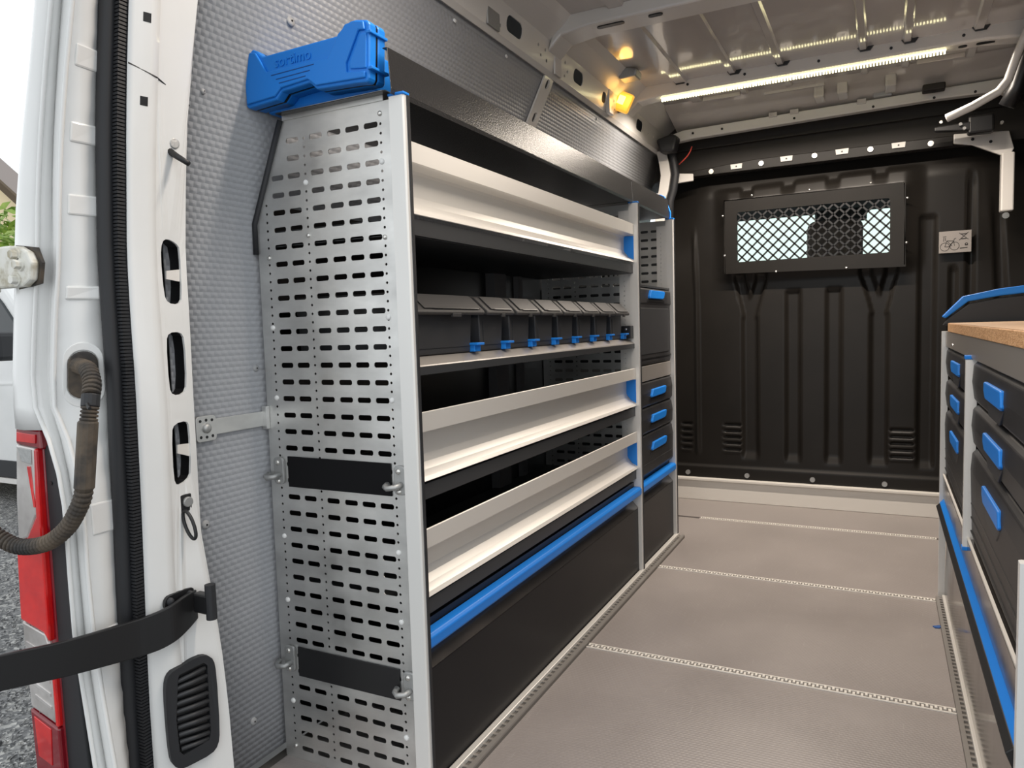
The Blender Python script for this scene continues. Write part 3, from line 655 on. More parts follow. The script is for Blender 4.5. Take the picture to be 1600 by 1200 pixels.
# ---- cab beyond the bulkhead window
cb = setting('trim_5', (-0.3, 5.2, 0.0))
MB().box(-1.25, 0.75, 4.22, 5.9, 0.30, 0.34).build('cab_floor', 'cab', cb)
MB().box(-1.25, 0.75, 4.25, 5.45, 1.80, 1.84).build('cab_headliner', 'cab', cb)
MB().box(-1.29, -1.25, 4.25, 5.9, 0.30, 1.2).box(0.71, 0.75, 4.25, 5.9, 0.3, 1.2).build('cab_door_panel', 'cab', cb)
MB().prism([(5.45, 1.80), (5.53, 1.80), (6.18, 1.10), (6.08, 1.10)], 'x', -1.29, -1.18).build('cab_screen_post', 'cab', cb)
MB().prism([(5.45, 1.80), (5.53, 1.80), (6.18, 1.10), (6.08, 1.10)], 'x', 0.64, 0.75).build('cab_screen_post', 'cab', cb)
MB().prism([(5.30, 1.80), (5.52, 1.80), (5.58, 1.725), (5.54, 1.72)], 'x', -1.2, 0.66).build('screen_top_band', 'cab', cb)
MB().box(-1.25, 0.75, 5.75, 6.15, 0.85, 1.10).build('dashboard', 'cab', cb, bev=0.04)
MB().prism([(5.50, 1.80), (5.506, 1.80), (6.126, 1.10), (6.12, 1.10)], 'x', -1.2, 0.66).build('windscreen', 'tinted', cb)
MB().box(-0.42, -0.10, 5.42, 5.46, 1.64, 1.73).build('rear_view_mirror', 'satin_black', cb, bev=0.015)
for i, (x, lab) in enumerate(((-0.245, 'brown grey cab seat seen dark through the middle of the bulkhead window'), (0.26, 'second cab seat half hidden beyond the right edge of the bulkhead window'))):
    st = thing('cab_seat', lab, 'seat', (x, 4.6, 0.34))
    MB().box(x-0.24, x+0.24, 4.45, 4.95, 0.62, 0.76).build('seat_cushion', 'seat', st, bev=0.04, seg=3)
    MB().prism([(4.42, 0.70), (4.55, 0.70), (4.47, 1.26), (4.36, 1.26)], 'x', x-0.23, x+0.23).build('seat_back', 'seat', st, bev=0.04, seg=3)
    MB().box(x-0.135, x+0.145, 4.36, 4.46, 1.28, 1.535).build('headrest', 'seat', st, bev=0.045, seg=4)
    MB().cyl((x-0.06, 4.41, 1.22), (x-0.06, 4.41, 1.30), 0.008).build('headrest_rod', 'zinc', st)
    MB().cyl((x+0.06, 4.41, 1.22), (x+0.06, 4.41, 1.30), 0.008).build('headrest_rod', 'zinc', st)
    MB().box(x-0.18, x+0.18, 4.5, 4.9, 0.34, 0.63).build('seat_base', 'cab', st, bev=0.01)

# ================================================================== OBJECTS
# ---- window grille on the bulkhead
gl = thing('window_grille', 'black framed diamond mesh grille screwed over the bulkhead window', 'grille', (-0.34, 4.07, 1.25))
q = MB()
GY = 4.062
holed(q, [(-0.758, 1.255), (0.096, 1.240), (0.084, 1.640), (-0.765, 1.645)], [slot((WX0+WX1)/2, (WZ0+WZ1)/2, WX1-WX0-0.004, WZ1-WZ0-0.004, 0.012)],
      lambda p: (p[0], GY, p[1]), lambda p: (p[0], GY+0.004, p[1]))
q.build('grille_frame', 'bulkhead', gl)
q = MB()
q.box(-0.765, 0.09, GY, GY+0.04, 1.640, 1.645); q.box(-0.765, -0.761, GY, GY+0.04, 1.26, 1.64); q.box(0.088, 0.092, GY, GY+0.04, 1.25, 1.64)
q.build('frame_return', 'bulkhead', gl)
q = MB(); P_ = 0.0525; bw = 0.0042
for s_ in (1, -1):
    for k in range(-12, 26):
        c0 = WX0 + k*P_*1.0 + (0 if s_ == 1 else 0.0)
        # line: x = c0 + s_*(z-WZ0), clipped to the opening
        pts = []
        for z in (WZ0-0.006, WZ1+0.006):
            pts.append((c0 + s_*(z-WZ0), z))
        (xa, za), (xb, zb) = pts
        lo, hi = WX0-0.008, WX1+0.008
        def clip(xa, za, xb, zb):
            if xa > xb: xa, za, xb, zb = xb, zb, xa, za
            if xb <= lo or xa >= hi: return None
            if xa < lo: za += (lo-xa)*(zb-za)/(xb-xa); xa = lo
            if xb > hi: zb += (hi-xb)*(zb-za)/(xb-xa); xb = hi
            return xa, za, xb, zb
        c = clip(xa, za, xb, zb)
        if not c or abs(c[2]-c[0]) < 0.012: continue
        xa, za, xb, zb = c; d = Vector((xb-xa, zb-za)).normalized()*0; nn = Vector((-(zb-za), xb-xa)).normalized()*bw
        q.prism([(xa+nn.x, za+nn.y), (xb+nn.x, zb+nn.y), (xb-nn.x, zb-nn.y), (xa-nn.x, za-nn.y)], 'y', GY+0.004, GY+0.008)
q.build('diamond_mesh', 'satin_black', gl)
sc0 = None
for (x, z) in ((-0.775+0.004, 1.564), (-0.769+0.006, 1.353), (-0.621, 1.657), (-0.34, 1.655), (-0.059, 1.657), (0.100, 1.568), (0.098, 1.355), (-0.167, 1.250), (-0.501, 1.252)):
    if sc0 is None: sc0 = proto(MB().dome((0, 0, 0), (0, -1, 0), 0.0062, 0.005, 10), 'screw', 'screw', gl, (x, GY, z), smooth=True)
    else: piece('screw', sc0, gl, (x, GY, z))

# ---- sticker on the bulkhead
SX, SZ, SY = 0.302, 1.346, 4.094
st = thing('bicycle_sticker', 'small silver grey sticker with a bicycle drawing and a crossed out symbol', 'sticker', (SX, SY, 1.295))
MB().box(SX-0.066, SX+0.066, SY, SY+0.02, SZ-0.051, SZ+0.051).build('sticker_sheet', 'sticker', st)
q = MB()
def stroke(a, b, w=0.0011):
    a = Vector(a); b = Vector(b); d = (b-a).normalized()*w; n_ = Vector((-d.y, d.x))
    q.prism([(SX+p.x, SZ+p.y) for p in (a+n_, b+n_, b-n_, a-n_)], 'y', SY-0.0008, SY+0.0005)
def ring(cx, cz, r, w=0.0011, n=18):
    for i in range(n):
        a0, a1 = 2*math.pi*i/n, 2*math.pi*(i+1)/n
        stroke((cx+r*math.cos(a0), cz+r*math.sin(a0)), (cx+r*math.cos(a1), cz+r*math.sin(a1)), w)
ring(-0.042, -0.022, 0.019); ring(-0.002, -0.020, 0.019)
for a, b in (((-0.042, -0.022), (-0.034, 0.006)), ((-0.034, 0.006), (-0.012, -0.020)), ((-0.034, 0.006), (-0.006, 0.004)), ((-0.006, 0.004), (-0.022, -0.022)), ((-0.006, 0.004), (-0.002, -0.020)),
             ((-0.022, -0.022), (-0.042, -0.022)), ((-0.050, 0.026), (-0.036, 0.027)), ((-0.046, 0.022), (-0.048, 0.004)), ((-0.040, 0.022), (-0.040, 0.006)), ((-0.006, 0.004), (-0.003, 0.014)), ((-0.003, 0.014), (0.004, 0.016)),
             ((0.016, 0.040), (0.054, 0.008)), ((0.054, 0.042), (0.016, 0.006))): stroke(a, b, 0.0012)
for a, b in (((0.020, -0.032), (0.050, -0.030)), ((0.022, 0.034), (0.048, 0.034)), ((0.024, 0.012), (0.046, 0.012))): stroke(a, b, 0.0022)
ring(0.046, -0.014, 0.005, 0.0016); stroke((0.041, -0.018), (0.052, -0.018), 0.002)
q.build('print', 'ink', st)

# ---- the shelving rack
XF = -0.864
rk = thing('shelving_rack', 'tall aluminium and black steel van shelving rack with perforated end panel', 'rack', (-1.06, 2.0, 0.0))
PITCH = 0.0376
def panel_mesh(y0, y1, full=True):
    if full: outline = [(-0.880, 0.0), (-0.880, 1.464), (-1.174, 1.464), (-1.263, 1.250), (-1.263, 0.0)]
    else: outline = [(-0.880, 0.0), (-0.880, 1.464), (-1.174, 1.464), (-1.250, 1.260), (-1.25, 0.0)]
    xmin = outline[3][0]
    def inside(x, z):
        lim = xmin if z < 1.25 else xmin + (z-1.25)*(-1.174-xmin)/0.214
        return x > lim+0.010
    holes = []
    for k in range(38):
        z = 1.420 - k*PITCH
        for x in (-1.195, -1.147, -1.081, -1.031, -0.983, -0.935):
            if inside(x-0.018, z): holes.append(slot(x, z, 0.035, 0.0115, 0.003, 1))
        for dz in (0.0, PITCH/2):
            zz = z - dz
            if zz < 0.015: continue
            for x in (-1.232, -1.114, -0.9105):
                if inside(x, zz): holes.append(circ(x, zz, 0.0031, 6))
    q = MB(); holed(q, outline, holes, lambda p: (p[0], y0, p[1]), lambda p: (p[0], y1, p[1])); return q
Y1, Y2, Y3 = 1.236, 2.775, 3.315
pA = panel_mesh(Y1, Y1+0.0015).build('side_panel', 'galv', rk)
pB = pA.copy(); pB.name = 'side_panel'; COL.objects.link(pB); pB.parent = rk; pB.location = (0, Y2-Y1, 0)
# posts with blue caps
def post(y, parent, ztop=1.466, zbot=0.0):
    q = MB(); q.prism([(-0.882, y-0.008), (-0.850, y-0.008), (-0.847, y-0.005), (-0.847, y+0.010), (-0.868, y+0.010), (-0.868, y+0.004), (-0.882, y+0.004)], 'z', zbot, ztop)
    p = q.build('front_post', 'post', parent)
    MB().prism([(-0.884, y-0.010), (-0.845, y-0.010), (-0.845, y+0.012), (-0.884, y+0.012)], 'z', ztop, ztop+0.006).build('post_cap', 'blue', p, bev=0.002)
    MB().box(-0.8455, -0.8440, y+0.002, y+0.010, zbot, ztop).build('post_groove', 'rubber', p)
    return p
post(Y1, rk); post(Y2, rk)
# hole strip beside the inner posts
def hole_strip(y, parent, z0, z1):
    q = MB(); hs_ = [circ(-0.905, z0+0.02+0.0188*k, 0.003, 6) for k in range(int((z1-z0-0.03)/0.0188))]
    holed(q, [(-0.925, z0), (-0.882, z0), (-0.882, z1), (-0.925, z1)], hs_, lambda p: (p[0], y-0.004, p[1]), lambda p: (p[0], y-0.002, p[1]))
    q.build('hole_strip', 'post', parent)
hole_strip(Y2, rk, 0.02, 1.44)
MB().box(-1.275, -1.266, 1.26, Y3, 0.02, 1.30).build('dark_backing', 'void', rk)  # black sheet added to keep the inside of the rack dark
MB().tube([(-1.176, 1.234, 1.466), (-1.268, 1.234, 1.250), (-1.269, 1.234, 1.183)], 0.0065, 8).build('edge_trim', 'rubber', rk, smooth=True)
# top tray with sloped black front
def top_tray(y0, y1, parent):
    q = MB()
    q.sheet([(-1.17, 1.474), (-0.880, 1.474), (-0.866, 1.466), (-0.864, 1.475), (-0.8705, 1.556), (-0.882, 1.5565)], 'y', y0, y1, 0.002)
    return q.build('top_tray', 'black_steel', parent, bev=0.0008)
top_tray(Y1-0.022, Y2-0.004, rk)
MB().box(-1.17, -0.90, Y1-0.003, Y1, 1.464, 1.484).build('top_flange', 'galv', rk)
# trays: charcoal steel shelf with an aluminium front
def tray(zt, parent, y0, y1, underside=False):
    zb = zt-0.145
    q = MB(); q.sheet([(-1.26, zb-0.012), (-0.872, zb-0.012), (-0.868, zb-0.010), (-0.868, zb-0.044), (-0.874, zb-0.044)], 'y', y0, y1, -0.0015)
    if underside: q.box(-1.26, -0.874, y0, y1, zb-0.046, zb-0.044)
    sh = q.build('shelf_tray', 'dark_steel', parent, bev=0.0006)
    # front profile: upright lip, undercut web, flared foot
    pr = [(-0.872, zt-0.0035), (-0.864, zt), (-0.8615, zt-0.0015), (-0.8615, zt-0.042), (-0.867, zt-0.0435), (-0.898, zt-0.046), (-0.902, zt-0.052), (-0.902, zt-0.100), (-0.896, zt-0.116), (-0.882, zt-0.129), (-0.866, zt-0.139), (-0.860, zt-0.147)]
    MB().sheet(pr, 'y', y0, y1, -0.0022).build('tray_front', 'alu', sh)
    for ye in (y0, y1-0.004):
        MB().prism([(-0.902, zt-0.046), (-0.863, zt-0.046), (-0.863, zt-0.138), (-0.882, zt-0.128), (-0.902, zt-0.104)], 'y', ye, ye+0.004).build('end_cap', 'blue', sh)
    return sh
for zt in (1.387, 0.829, 0.579): tray(zt, rk, Y1+0.006, Y2-0.006, zt > 1.0)
q = MB(); q.sheet([(-1.26, 0.944), (-0.896, 0.944), (-0.868, 0.927), (-0.866, 0.924), (-0.866, 0.906), (-0.872, 0.906)], 'y', Y1+0.006, Y2-0.006, -0.0015)
bsf = q.build('bin_shelf', 'dark_steel', rk, bev=0.0006)
bsf.data.materials.append(M['grey_sheet'])  # lighter grey paints a highlight onto the sloped front edge
for p in bsf.data.polygons:
    c = p.center + wloc(bsf)
    if c.x > -0.896 and p.normal.z > 0.5: p.material_index = 1
MB().box(-0.905, -0.868, Y2-0.05, Y2-0.012, 0.946, 0.995).build('shelf_bracket', 'satin_black', rk, bev=0.002)
for z in (0.96, 0.982): MB().dome((-0.886, Y2-0.05, z), (0, -1, 0), 0.005, 0.003, 8).build('bracket_screw', 'screw', rk)
# bottom flap with blue handle bar
def flap(y0, y1, parent):
    f = MB().prism([(-0.908, 0.322), (-0.862, 0.272), (-0.862, 0.018), (-0.880, 0.018), (-0.912, 0.30)], 'y', y0, y1).build('flap', 'flap', parent, bev=0.0015)
    MB().sheet([(-0.9085, 0.3225), (-0.862, 0.2735)], 'y', y0, y1, 0.001).build('flap_top', 'flap_gloss', f)  # added lighter glossy strip: the slope's sheen is put into its material
    MB().prism([(-0.876, 0.322), (-0.852, 0.324), (-0.846, 0.331), (-0.846, 0.351), (-0.853, 0.358), (-0.876, 0.359)], 'y', y0, y1).build('handle_bar', 'blue', f, bev=0.002)
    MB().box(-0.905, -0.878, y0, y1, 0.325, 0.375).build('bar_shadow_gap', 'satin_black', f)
    return f
flap(Y1+0.012, Y2-0.010, rk)
# slotted aluminium base rail
def base_rail(y0, y1, x0, x1, parent, name='base_rail', s=1):
    b = MB().box(x0, x1, y0, y1, 0.0, 0.009).build(name, 'seam_dark', parent)
    w = x1-x0; X = (lambda t: x0+w*t) if s == 1 else (lambda t: x1-w*t)   # 0 = cabinet side, 1 = aisle side
    def bx(q, ta, tb, ya, yb, za, zb): q.box(min(X(ta), X(tb)), max(X(ta), X(tb)), ya, yb, za, zb)
    q = MB(); bx(q, 0, 0.42, y0, y1, 0.009, 0.022); q.build('rail_top', 'alu', b, bev=0.002)
    q = MB(); bx(q, 0.70, 1.0, y0, y1, 0.009, 0.014)
    for k in range(int((y1-y0)/0.024)): bx(q, 0.42, 0.70, y0+k*0.024, y0+k*0.024+0.008, 0.009, 0.0135)
    q.build('rail_teeth', 'grey_sheet', b)
    return b
base_rail(1.23, 2.86, -0.860, -0.818, rk)
# lashing hooks, label plates, plugs
def hook(x, z, parent, side):
    h = MB().prism(slot(x, z, 0.030, 0.062, 0.009), 'y', Y1-0.0075, Y1-0.001).build('lashing_hook', 'zinc', parent, bev=0.002)
    s = -1 if side == 'l' else -1
    MB().tube([(x+0.004, Y1-0.006, z-0.008), (x-0.002, Y1-0.022, z-0.012), (x-0.018, Y1-0.027, z-0.014), (x-0.030, Y1-0.018, z-0.013), (x-0.032, Y1-0.006, z-0.010)], 0.0062, 8).build('hook_ring', 'zinc', h, smooth=True)
    for dz in (0.019, -0.024): MB().dome((x-0.002, Y1-0.0075, z+dz), (0, -1, 0), 0.0065, 0.004, 10).build('hook_screw', 'screw', h, smooth=True)
hook(-1.232, 0.690, rk, 'l'); hook(-0.895, 0.690, rk, 'r'); hook(-1.230, 0.246, rk, 'l'); hook(-0.893, 0.246, rk, 'r')
for zc in (0.689, 0.242): MB().box(-1.207, -0.9195, Y1-0.0035, Y1-0.0005, zc-0.035, zc+0.035).build('label_plate', 'velcro' if zc > 0.5 else 'satin_black', rk, bev=0.001)
pl0 = None
for (x, z, mt) in ((-0.9105, 1.345, 'p'), (-1.114, 1.326, 'p'), (-1.232, 1.016, 'p'), (-0.9105, 1.030, 'p'), (-1.232, 0.857, 'p'), (-0.9105, 0.857, 'p'), (-1.232, 0.536, 'p'), (-0.9105, 0.533, 'p'),
                   (-1.232, 0.385, 'p'), (-0.9105, 0.382, 'p'), (-1.232, 0.141, 'p'), (-0.9105, 0.125, 'p'), (-1.232, 1.172, 's'), (-1.114, 1.213, 's'), (-0.9105, 1.193, 's'), (-0.9105, 1.440, 's'), (-1.232, 0.03, 's')):
    o = MB().dome((x, Y1, z), (0, -1, 0), 0.0062 if mt == 'p' else 0.0055, 0.004, 10).build('panel_plug' if mt == 'p' else 'panel_screw', 'plug' if mt == 'p' else 'screw', rk, smooth=True)

# ---- drawer column next to the rack
dc = thing('drawer_column', 'narrow column of three small drawers beside the shelving rack', 'cabinet', (-1.06, 3.05, 0.0))
pC = pA.copy(); pC.name = 'side_panel'; COL.objects.link(pC); pC.parent = dc
pC.location = Vector((0, Y3-Y1, 0)) + wloc(rk) - wloc(dc)
post(Y3, dc); hole_strip(Y3, dc, 1.16, 1.44)
MB().box(-1.25, -0.885, Y3+0.004, Y3+0.007, 0.01, 1.44).build('slot_dark_plate', 'dark_steel', dc)  # plate added behind the slotted end panel so its slots stay dark
top_tray(Y2+0.004, Y3-0.004, dc)
q = MB(); q.prism([(-0.875, 1.468), (-0.860, 1.468), (-0.860, 1.50), (-0.886, 1.572), (-0.905, 1.582), (-0.92, 1.582), (-0.92, 1.575), (-0.90, 1.570), (-0.876, 1.50)], 'y', Y3-0.004, Y3+0.012)
q.build('corner_cap', 'blue', dc, bev=0.002)
MB().box(-1.25, -0.866, Y2+0.012, Y3-0.008, 0.765, 0.828).build('shelf_beam', 'grey_sheet', dc, bev=0.002)
MB().box(-1.25, -0.868, Y2+0.012, Y3-0.008, 1.150, 1.158).build('case_shelf', 'dark_steel', dc)
def handle(yc, zc, w, h, x, parent, name='handle', sgn=1):
    """blue grip: wedge with slanted lower edge"""
    a, b = yc-w/2, yc+w/2
    pts = [(a+w*0.10, zc+h/2), (b-w*0.02, zc+h/2), (b, zc+h*0.30), (b-w*0.06, zc-h*0.35), (b-w*0.16, zc-h/2), (a, zc-h/2), (a-0.0, zc-h*0.30)]
    return MB().prism(pts, 'x', x, x+0.013*sgn).build(name, 'blue', parent, bev=0.003)
for (z1, z0) in ((0.762, 0.660), (0.656, 0.550), (0.546, 0.378)):
    ya, yb = Y2+0.016, Y3-0.012; xf = -0.860
    pr = [(-1.20, z0), (xf-0.006, z0), (xf, z0+0.010), (xf+0.002, z1-0.045), (xf-0.004, z1-0.006), (xf-0.012, z1), (-1.20, z1)]
    d = MB().prism(pr, 'y', ya, yb).build('drawer', 'drawer', dc, bev=0.002)
    zc = z1-0.050 if z1-z0 < 0.12 else z1-0.056
    hy = (ya+yb)/2+0.01
    MB().box(xf-0.004, xf+0.0035, hy-0.125, hy+0.125, zc-0.030, zc-0.010).build('grip_recess', 'satin_black', d, bev=0.002)
    handle(hy, zc, 0.225, 0.032, xf-0.002, d)
    if z1-z0 > 0.12: MB().box(xf-0.002, xf+0.003, ya+0.02, yb-0.02, z0+0.012, z0+0.05).build('drawer_step', 'drawer', d, bev=0.003)
flap(Y2+0.016, Y3-0.010, dc)
base_rail(2.862, 3.335, -0.860, -0.818, dc)
# case with blue handle standing in the column
ec = thing('equipment_case', 'tall dark case with blue handle standing above the small drawers', 'case', (-1.03, 3.05, 0.83))
ya, yb = Y2+0.020, Y3-0.016
MB().prism([(-1.20, 0.832), (-0.868, 0.832), (-0.864, 0.842), (-0.864, 1.08), (-0.860, 1.085), (-0.862, 1.140), (-0.870, 1.146), (-1.20, 1.146)], 'y', ya, yb).build('case_body', 'drawer', ec, bev=0.003)
MB().box(-0.866, -0.8615, ya+0.03, yb-0.03, 0.875, 1.065).build('case_front', 'bin', ec, bev=0.002)
MB().box(-0.866, -0.861, ya, yb, 0.856, 0.862).build('case_seam', 'satin_black', ec)
MB().box(-0.864, -0.857, (ya+yb)/2-0.12, (ya+yb)/2+0.14, 1.090, 1.103).build('grip_recess', 'satin_black', ec, bev=0.002)
handle((ya+yb)/2+0.01, 1.121, 0.23, 0.034, -0.864, ec, 'case_handle')

# ---- lidded storage bins
def storage_bin(y0, w, label, group=None):
    b = thing('storage_bin', label, 'bin', (-1.02, y0+w/2, 0.945), group)
    y1 = y0+w
    MB().prism([(y0+0.008, 0.9455), (y1-0.030, 0.9455), (y1-0.020, 1.040), (y0+0.002, 1.040)], 'x', -1.18, -0.893).build('bin_body', 'bin', b, bev=0.003)
    MB().box(-0.8935, -0.8915, y0+0.02, y1-0.04, 0.96, 1.02).build('label_field', 'bin', b)
    MB().prism([(-1.18, 1.040), (-0.870, 1.034), (-0.866, 1.038), (-0.868, 1.044), (-0.905, 1.078), (-0.92, 1.082), (-1.18, 1.082)], 'y', y0, y1).build('bin_lid', 'lid', b, bev=0.002)
    # raised rim on the sloped front of the lid, hinge slot and latch
    MB().prism([(-0.870, 1.0475), (-0.8685, 1.0490), (-0.9030, 1.0810), (-0.9050, 1.0790)], 'y', y0+w*0.16, y1-w*0.05).build('lid_rim', 'lid', b, bev=0.0008)
    MB().prism([(-0.8705, 1.0478), (-0.8675, 1.0478), (-0.8695, 1.0500), (-0.8725, 1.0500)], 'y', y0+w*0.28, y1-w*0.08).build('lid_slot', 'satin_black', b)
    MB().box(-0.872, -0.866, y0+w*0.52, y0+w*0.64, 1.029, 1.038).build('latch', 'lid', b, bev=0.001)
    MB().box(-0.903, -0.880, y1-0.032, y1-0.002, 0.9455, 0.964).box(-0.905, -0.870, y1-0.034, y1, 0.961, 0.967).build('clip', 'blue', b, bev=0.0015, label='blue plastic clip')
    return b
storage_bin(1.258, 0.310, 'wide dark grey lidded bin at the near end of the bin row')
ordn = ['first narrow lidded bin, directly right of the wide bin', 'second narrow lidded bin counted from the wide bin', 'third narrow lidded bin counted from the wide bin', 'middle one of the seven narrow lidded bins on the shelf',
        'third narrow lidded bin counted back from the drawer column', 'last but one narrow lidded bin before the drawer column', 'last narrow lidded bin, nearest the drawer column']
for k in range(7): storage_bin(1.582 + 0.1635*k, 0.148, ordn[k], 'narrow lidded bins on the shelf')

# ---- blue case on top of the rack
cs = thing('carry_case', 'blue moulded plastic tool case lying on top of the rack', 'case', (-1.06, 1.25, 1.486))
CO = [(-1.226, 1.597), (-1.212, 1.605), (-1.201, 1.607), (-1.190, 1.602), (-1.181, 1.594), (-1.174, 1.589), (-1.168, 1.588), (-0.967, 1.590), (-0.958, 1.597), (-0.949, 1.607), (-0.938, 1.611), (-0.925, 1.611), (-0.902, 1.606), (-0.896, 1.603), (-0.893, 1.596), (-0.899, 1.496), (-0.904, 1.488), (-0.930, 1.491), (-1.032, 1.496), (-1.049, 1.512), (-1.126, 1.507), (-1.141, 1.493), (-1.222, 1.488), (-1.229, 1.492)]
def grow(pts, d, c=(-1.06, 1.545)):
    return [(c[0]+(x-c[0])*(1+d), c[1]+(z-c[1])*(1+d*2.5)) for x, z in pts]
MB().prism(CO, 'y', 1.190, 1.214).build('front_shell', 'blue', cs, bev=0.004)
MB().prism(grow(CO, -0.008), 'y', 1.214, 1.218).build('shell_seam', 'satin_black', cs)
CB = [(x, max(z, 1.490)) for x, z in CO]
MB().prism(CB, 'y', 1.218, 1.243).build('rear_shell', 'blue', cs, bev=0.004)
MB().prism([(-1.22, 1.487), (-0.925, 1.487), (-0.925, 1.565), (-1.22, 1.565)], 'y', 1.243, 1.31).build('case_back', 'blue', cs, bev=0.006)
def plate(pts, y0, y1, name, bev=0.003): return MB().prism(pts, 'y', y0, y1).build(name, 'blue', cs, bev=bev)
# raised lower field and corner pads leave the label field recessed
plate([(-1.224, 1.592), (-1.203, 1.600), (-1.190, 1.597), (-1.160, 1.552), (-1.046, 1.551), (-0.995, 1.550), (-0.967, 1.590), (-0.956, 1.597), (-0.949, 1.605), (-0.925, 1.607), (-0.904, 1.602), (-0.902, 1.586), (-0.917, 1.588), (-0.950, 1.532), (-0.950, 1.514), (-0.905, 1.508), (-0.906, 1.496), (-0.93, 1.4975), (-1.030, 1.502), (-1.050, 1.518), (-1.124, 1.513), (-1.142, 1.499), (-1.222, 1.495)], 1.1845, 1.191, 'raised_field', 0.0025)
plate([(-0.899, 1.580), (-0.914, 1.580), (-0.942, 1.532), (-0.942, 1.519), (-0.903, 1.514)], 1.1865, 1.191, 'corner_pad', 0.002)
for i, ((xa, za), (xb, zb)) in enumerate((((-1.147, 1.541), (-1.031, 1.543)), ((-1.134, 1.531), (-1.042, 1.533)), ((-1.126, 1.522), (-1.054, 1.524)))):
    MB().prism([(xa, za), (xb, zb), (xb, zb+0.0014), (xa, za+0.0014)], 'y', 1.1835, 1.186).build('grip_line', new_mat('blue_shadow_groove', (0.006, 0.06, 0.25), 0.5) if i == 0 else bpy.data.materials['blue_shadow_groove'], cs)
for z in (1.582, 1.514): MB().box(-0.9005, -0.889, 1.188, 1.244, z-0.003, z+0.003).build('side_rib', 'blue', cs, bev=0.0015)
cu = bpy.data.curves.new('raised_lettering', 'FONT'); cu.body = 'sortimo'; cu.size = 0.031; cu.extrude = 0.0018; cu.space_character = 1.0
tob = bpy.data.objects.new('raised_lettering', cu); COL.objects.link(tob)
dg = bpy.context.evaluated_depsgraph_get(); tme = bpy.data.meshes.new_from_object(tob.evaluated_get(dg)); bpy.data.objects.remove(tob)
tme.materials.clear(); tme.materials.append(M['blue'])
to = bpy.data.objects.new('raised_lettering', tme); COL.objects.link(to); to.parent = cs
to.location = Vector((-1.140, 1.1895, 1.558)) - wloc(cs); to.rotation_euler = (math.pi/2, 0, 0)

# ---- wall strap between lining and rack
sp = thing('mounting_strap', 'galvanised flat strap tying the rack end panel to the grey wall', 'strap', (-1.265, 1.15, 0.80))
MB().box(-1.274, -1.270, 1.05, 1.243, 0.792, 0.826).build('strap_bar', 'galv', sp, bev=0.001)
MB().prism(slot(1.068, 0.808, 0.052, 0.054, 0.008), 'x', -1.276, -1.268).build('strap_plate', 'galv', sp, bev=0.001)
MB().dome((-1.268, 1.068, 0.809), (1, 0, 0), 0.011, 0.008, 12).build('strap_bolt', 'zinc', sp, smooth=True)
for (y, z) in ((1.053, 0.825), (1.068, 0.826), (1.083, 0.825), (1.053, 0.791), (1.068, 0.790), (1.083, 0.791)):
    MB().cyl((-1.2685, y, z), (-1.2675, y, z), 0.0034, 8).build('strap_hole', 'void', sp)
MB().box(-1.272, -1.256, 1.226, 1.236, 0.785, 0.838).build('strap_tab', 'galv', sp, bev=0.002)

# ---- LED strip and interior lamp
rs = thing('rear_led_strip', 'second LED strip under the rearmost roof bow at the door opening', 'lamp', (-0.30, 1.28, 2.044))
MB().box(-0.80, 0.20, 1.273, 1.287, 2.0445, 2.0495).build('tape', 'led_tape', rs)
ls = thing('led_strip', 'long glowing warm white LED strip under the roof bow', 'lamp', (-0.36, 3.46, 2.045))
MB().box(-0.935, 0.215, 3.448, 3.462, 2.046, 2.0505).build('tape', 'led_tape', ls)
q = MB()
for k in range(96):
    x = -0.93 + k*0.01195; q.box(x, x+0.0062, 3.448, 3.461, 2.032, 2.046)
q.build('diodes', 'led', ls, kind='stuff')
lp = thing('interior_lamp', 'square amber glowing interior lamp on the left roof rail', 'lamp', (-1.06, 3.28, 1.99))
rotm = Matrix.Rotation(math.radians(28), 4, 'Y')
q = MB().box(-0.043, 0.043, -0.014, 0.016, -0.043, 0.043); q.v = [tuple(rotm @ Vector(v)) for v in q.v]
a = proto(q, 'lamp_housing', 'amber', lp, (-1.06, 3.27, 2.005), bev=0.010)
q = MB().box(-0.020, 0.012, -0.018, -0.013, -0.014, 0.024); q.v = [tuple(rotm @ Vector(v)) for v in q.v]
proto(q, 'lamp_bulb', 'amber_core', lp, (-1.06, 3.27, 2.005), bev=0.002)
q = MB().box(-0.05, 0.0, 0.016, 0.04, -0.03, 0.03); proto(q, 'lamp_bracket', 'satin_black', lp, (-1.065, 3.27, 2.0), bev=0.003)
pl = bpy.data.lights.new('amber_glow', 'POINT'); pl.energy = AMBER_POWER; pl.color = (1.0, 0.55, 0.16); pl.shadow_soft_size = 0.03
po = bpy.data.objects.new('amber_glow', pl); po.location = (-1.03, 3.24, 2.0); COL.objects.link(po)
tag(MB().prism([(-1.03, 2.058), (-0.95, 2.062), (-0.945, 2.09), (-0.99, 2.105), (-1.03, 2.09)], 'y', 3.12, 3.20).build('roof_catch', 'zinc', None, bev=0.008), 'crumpled metal catch under the roof just behind the amber lamp', 'catch')

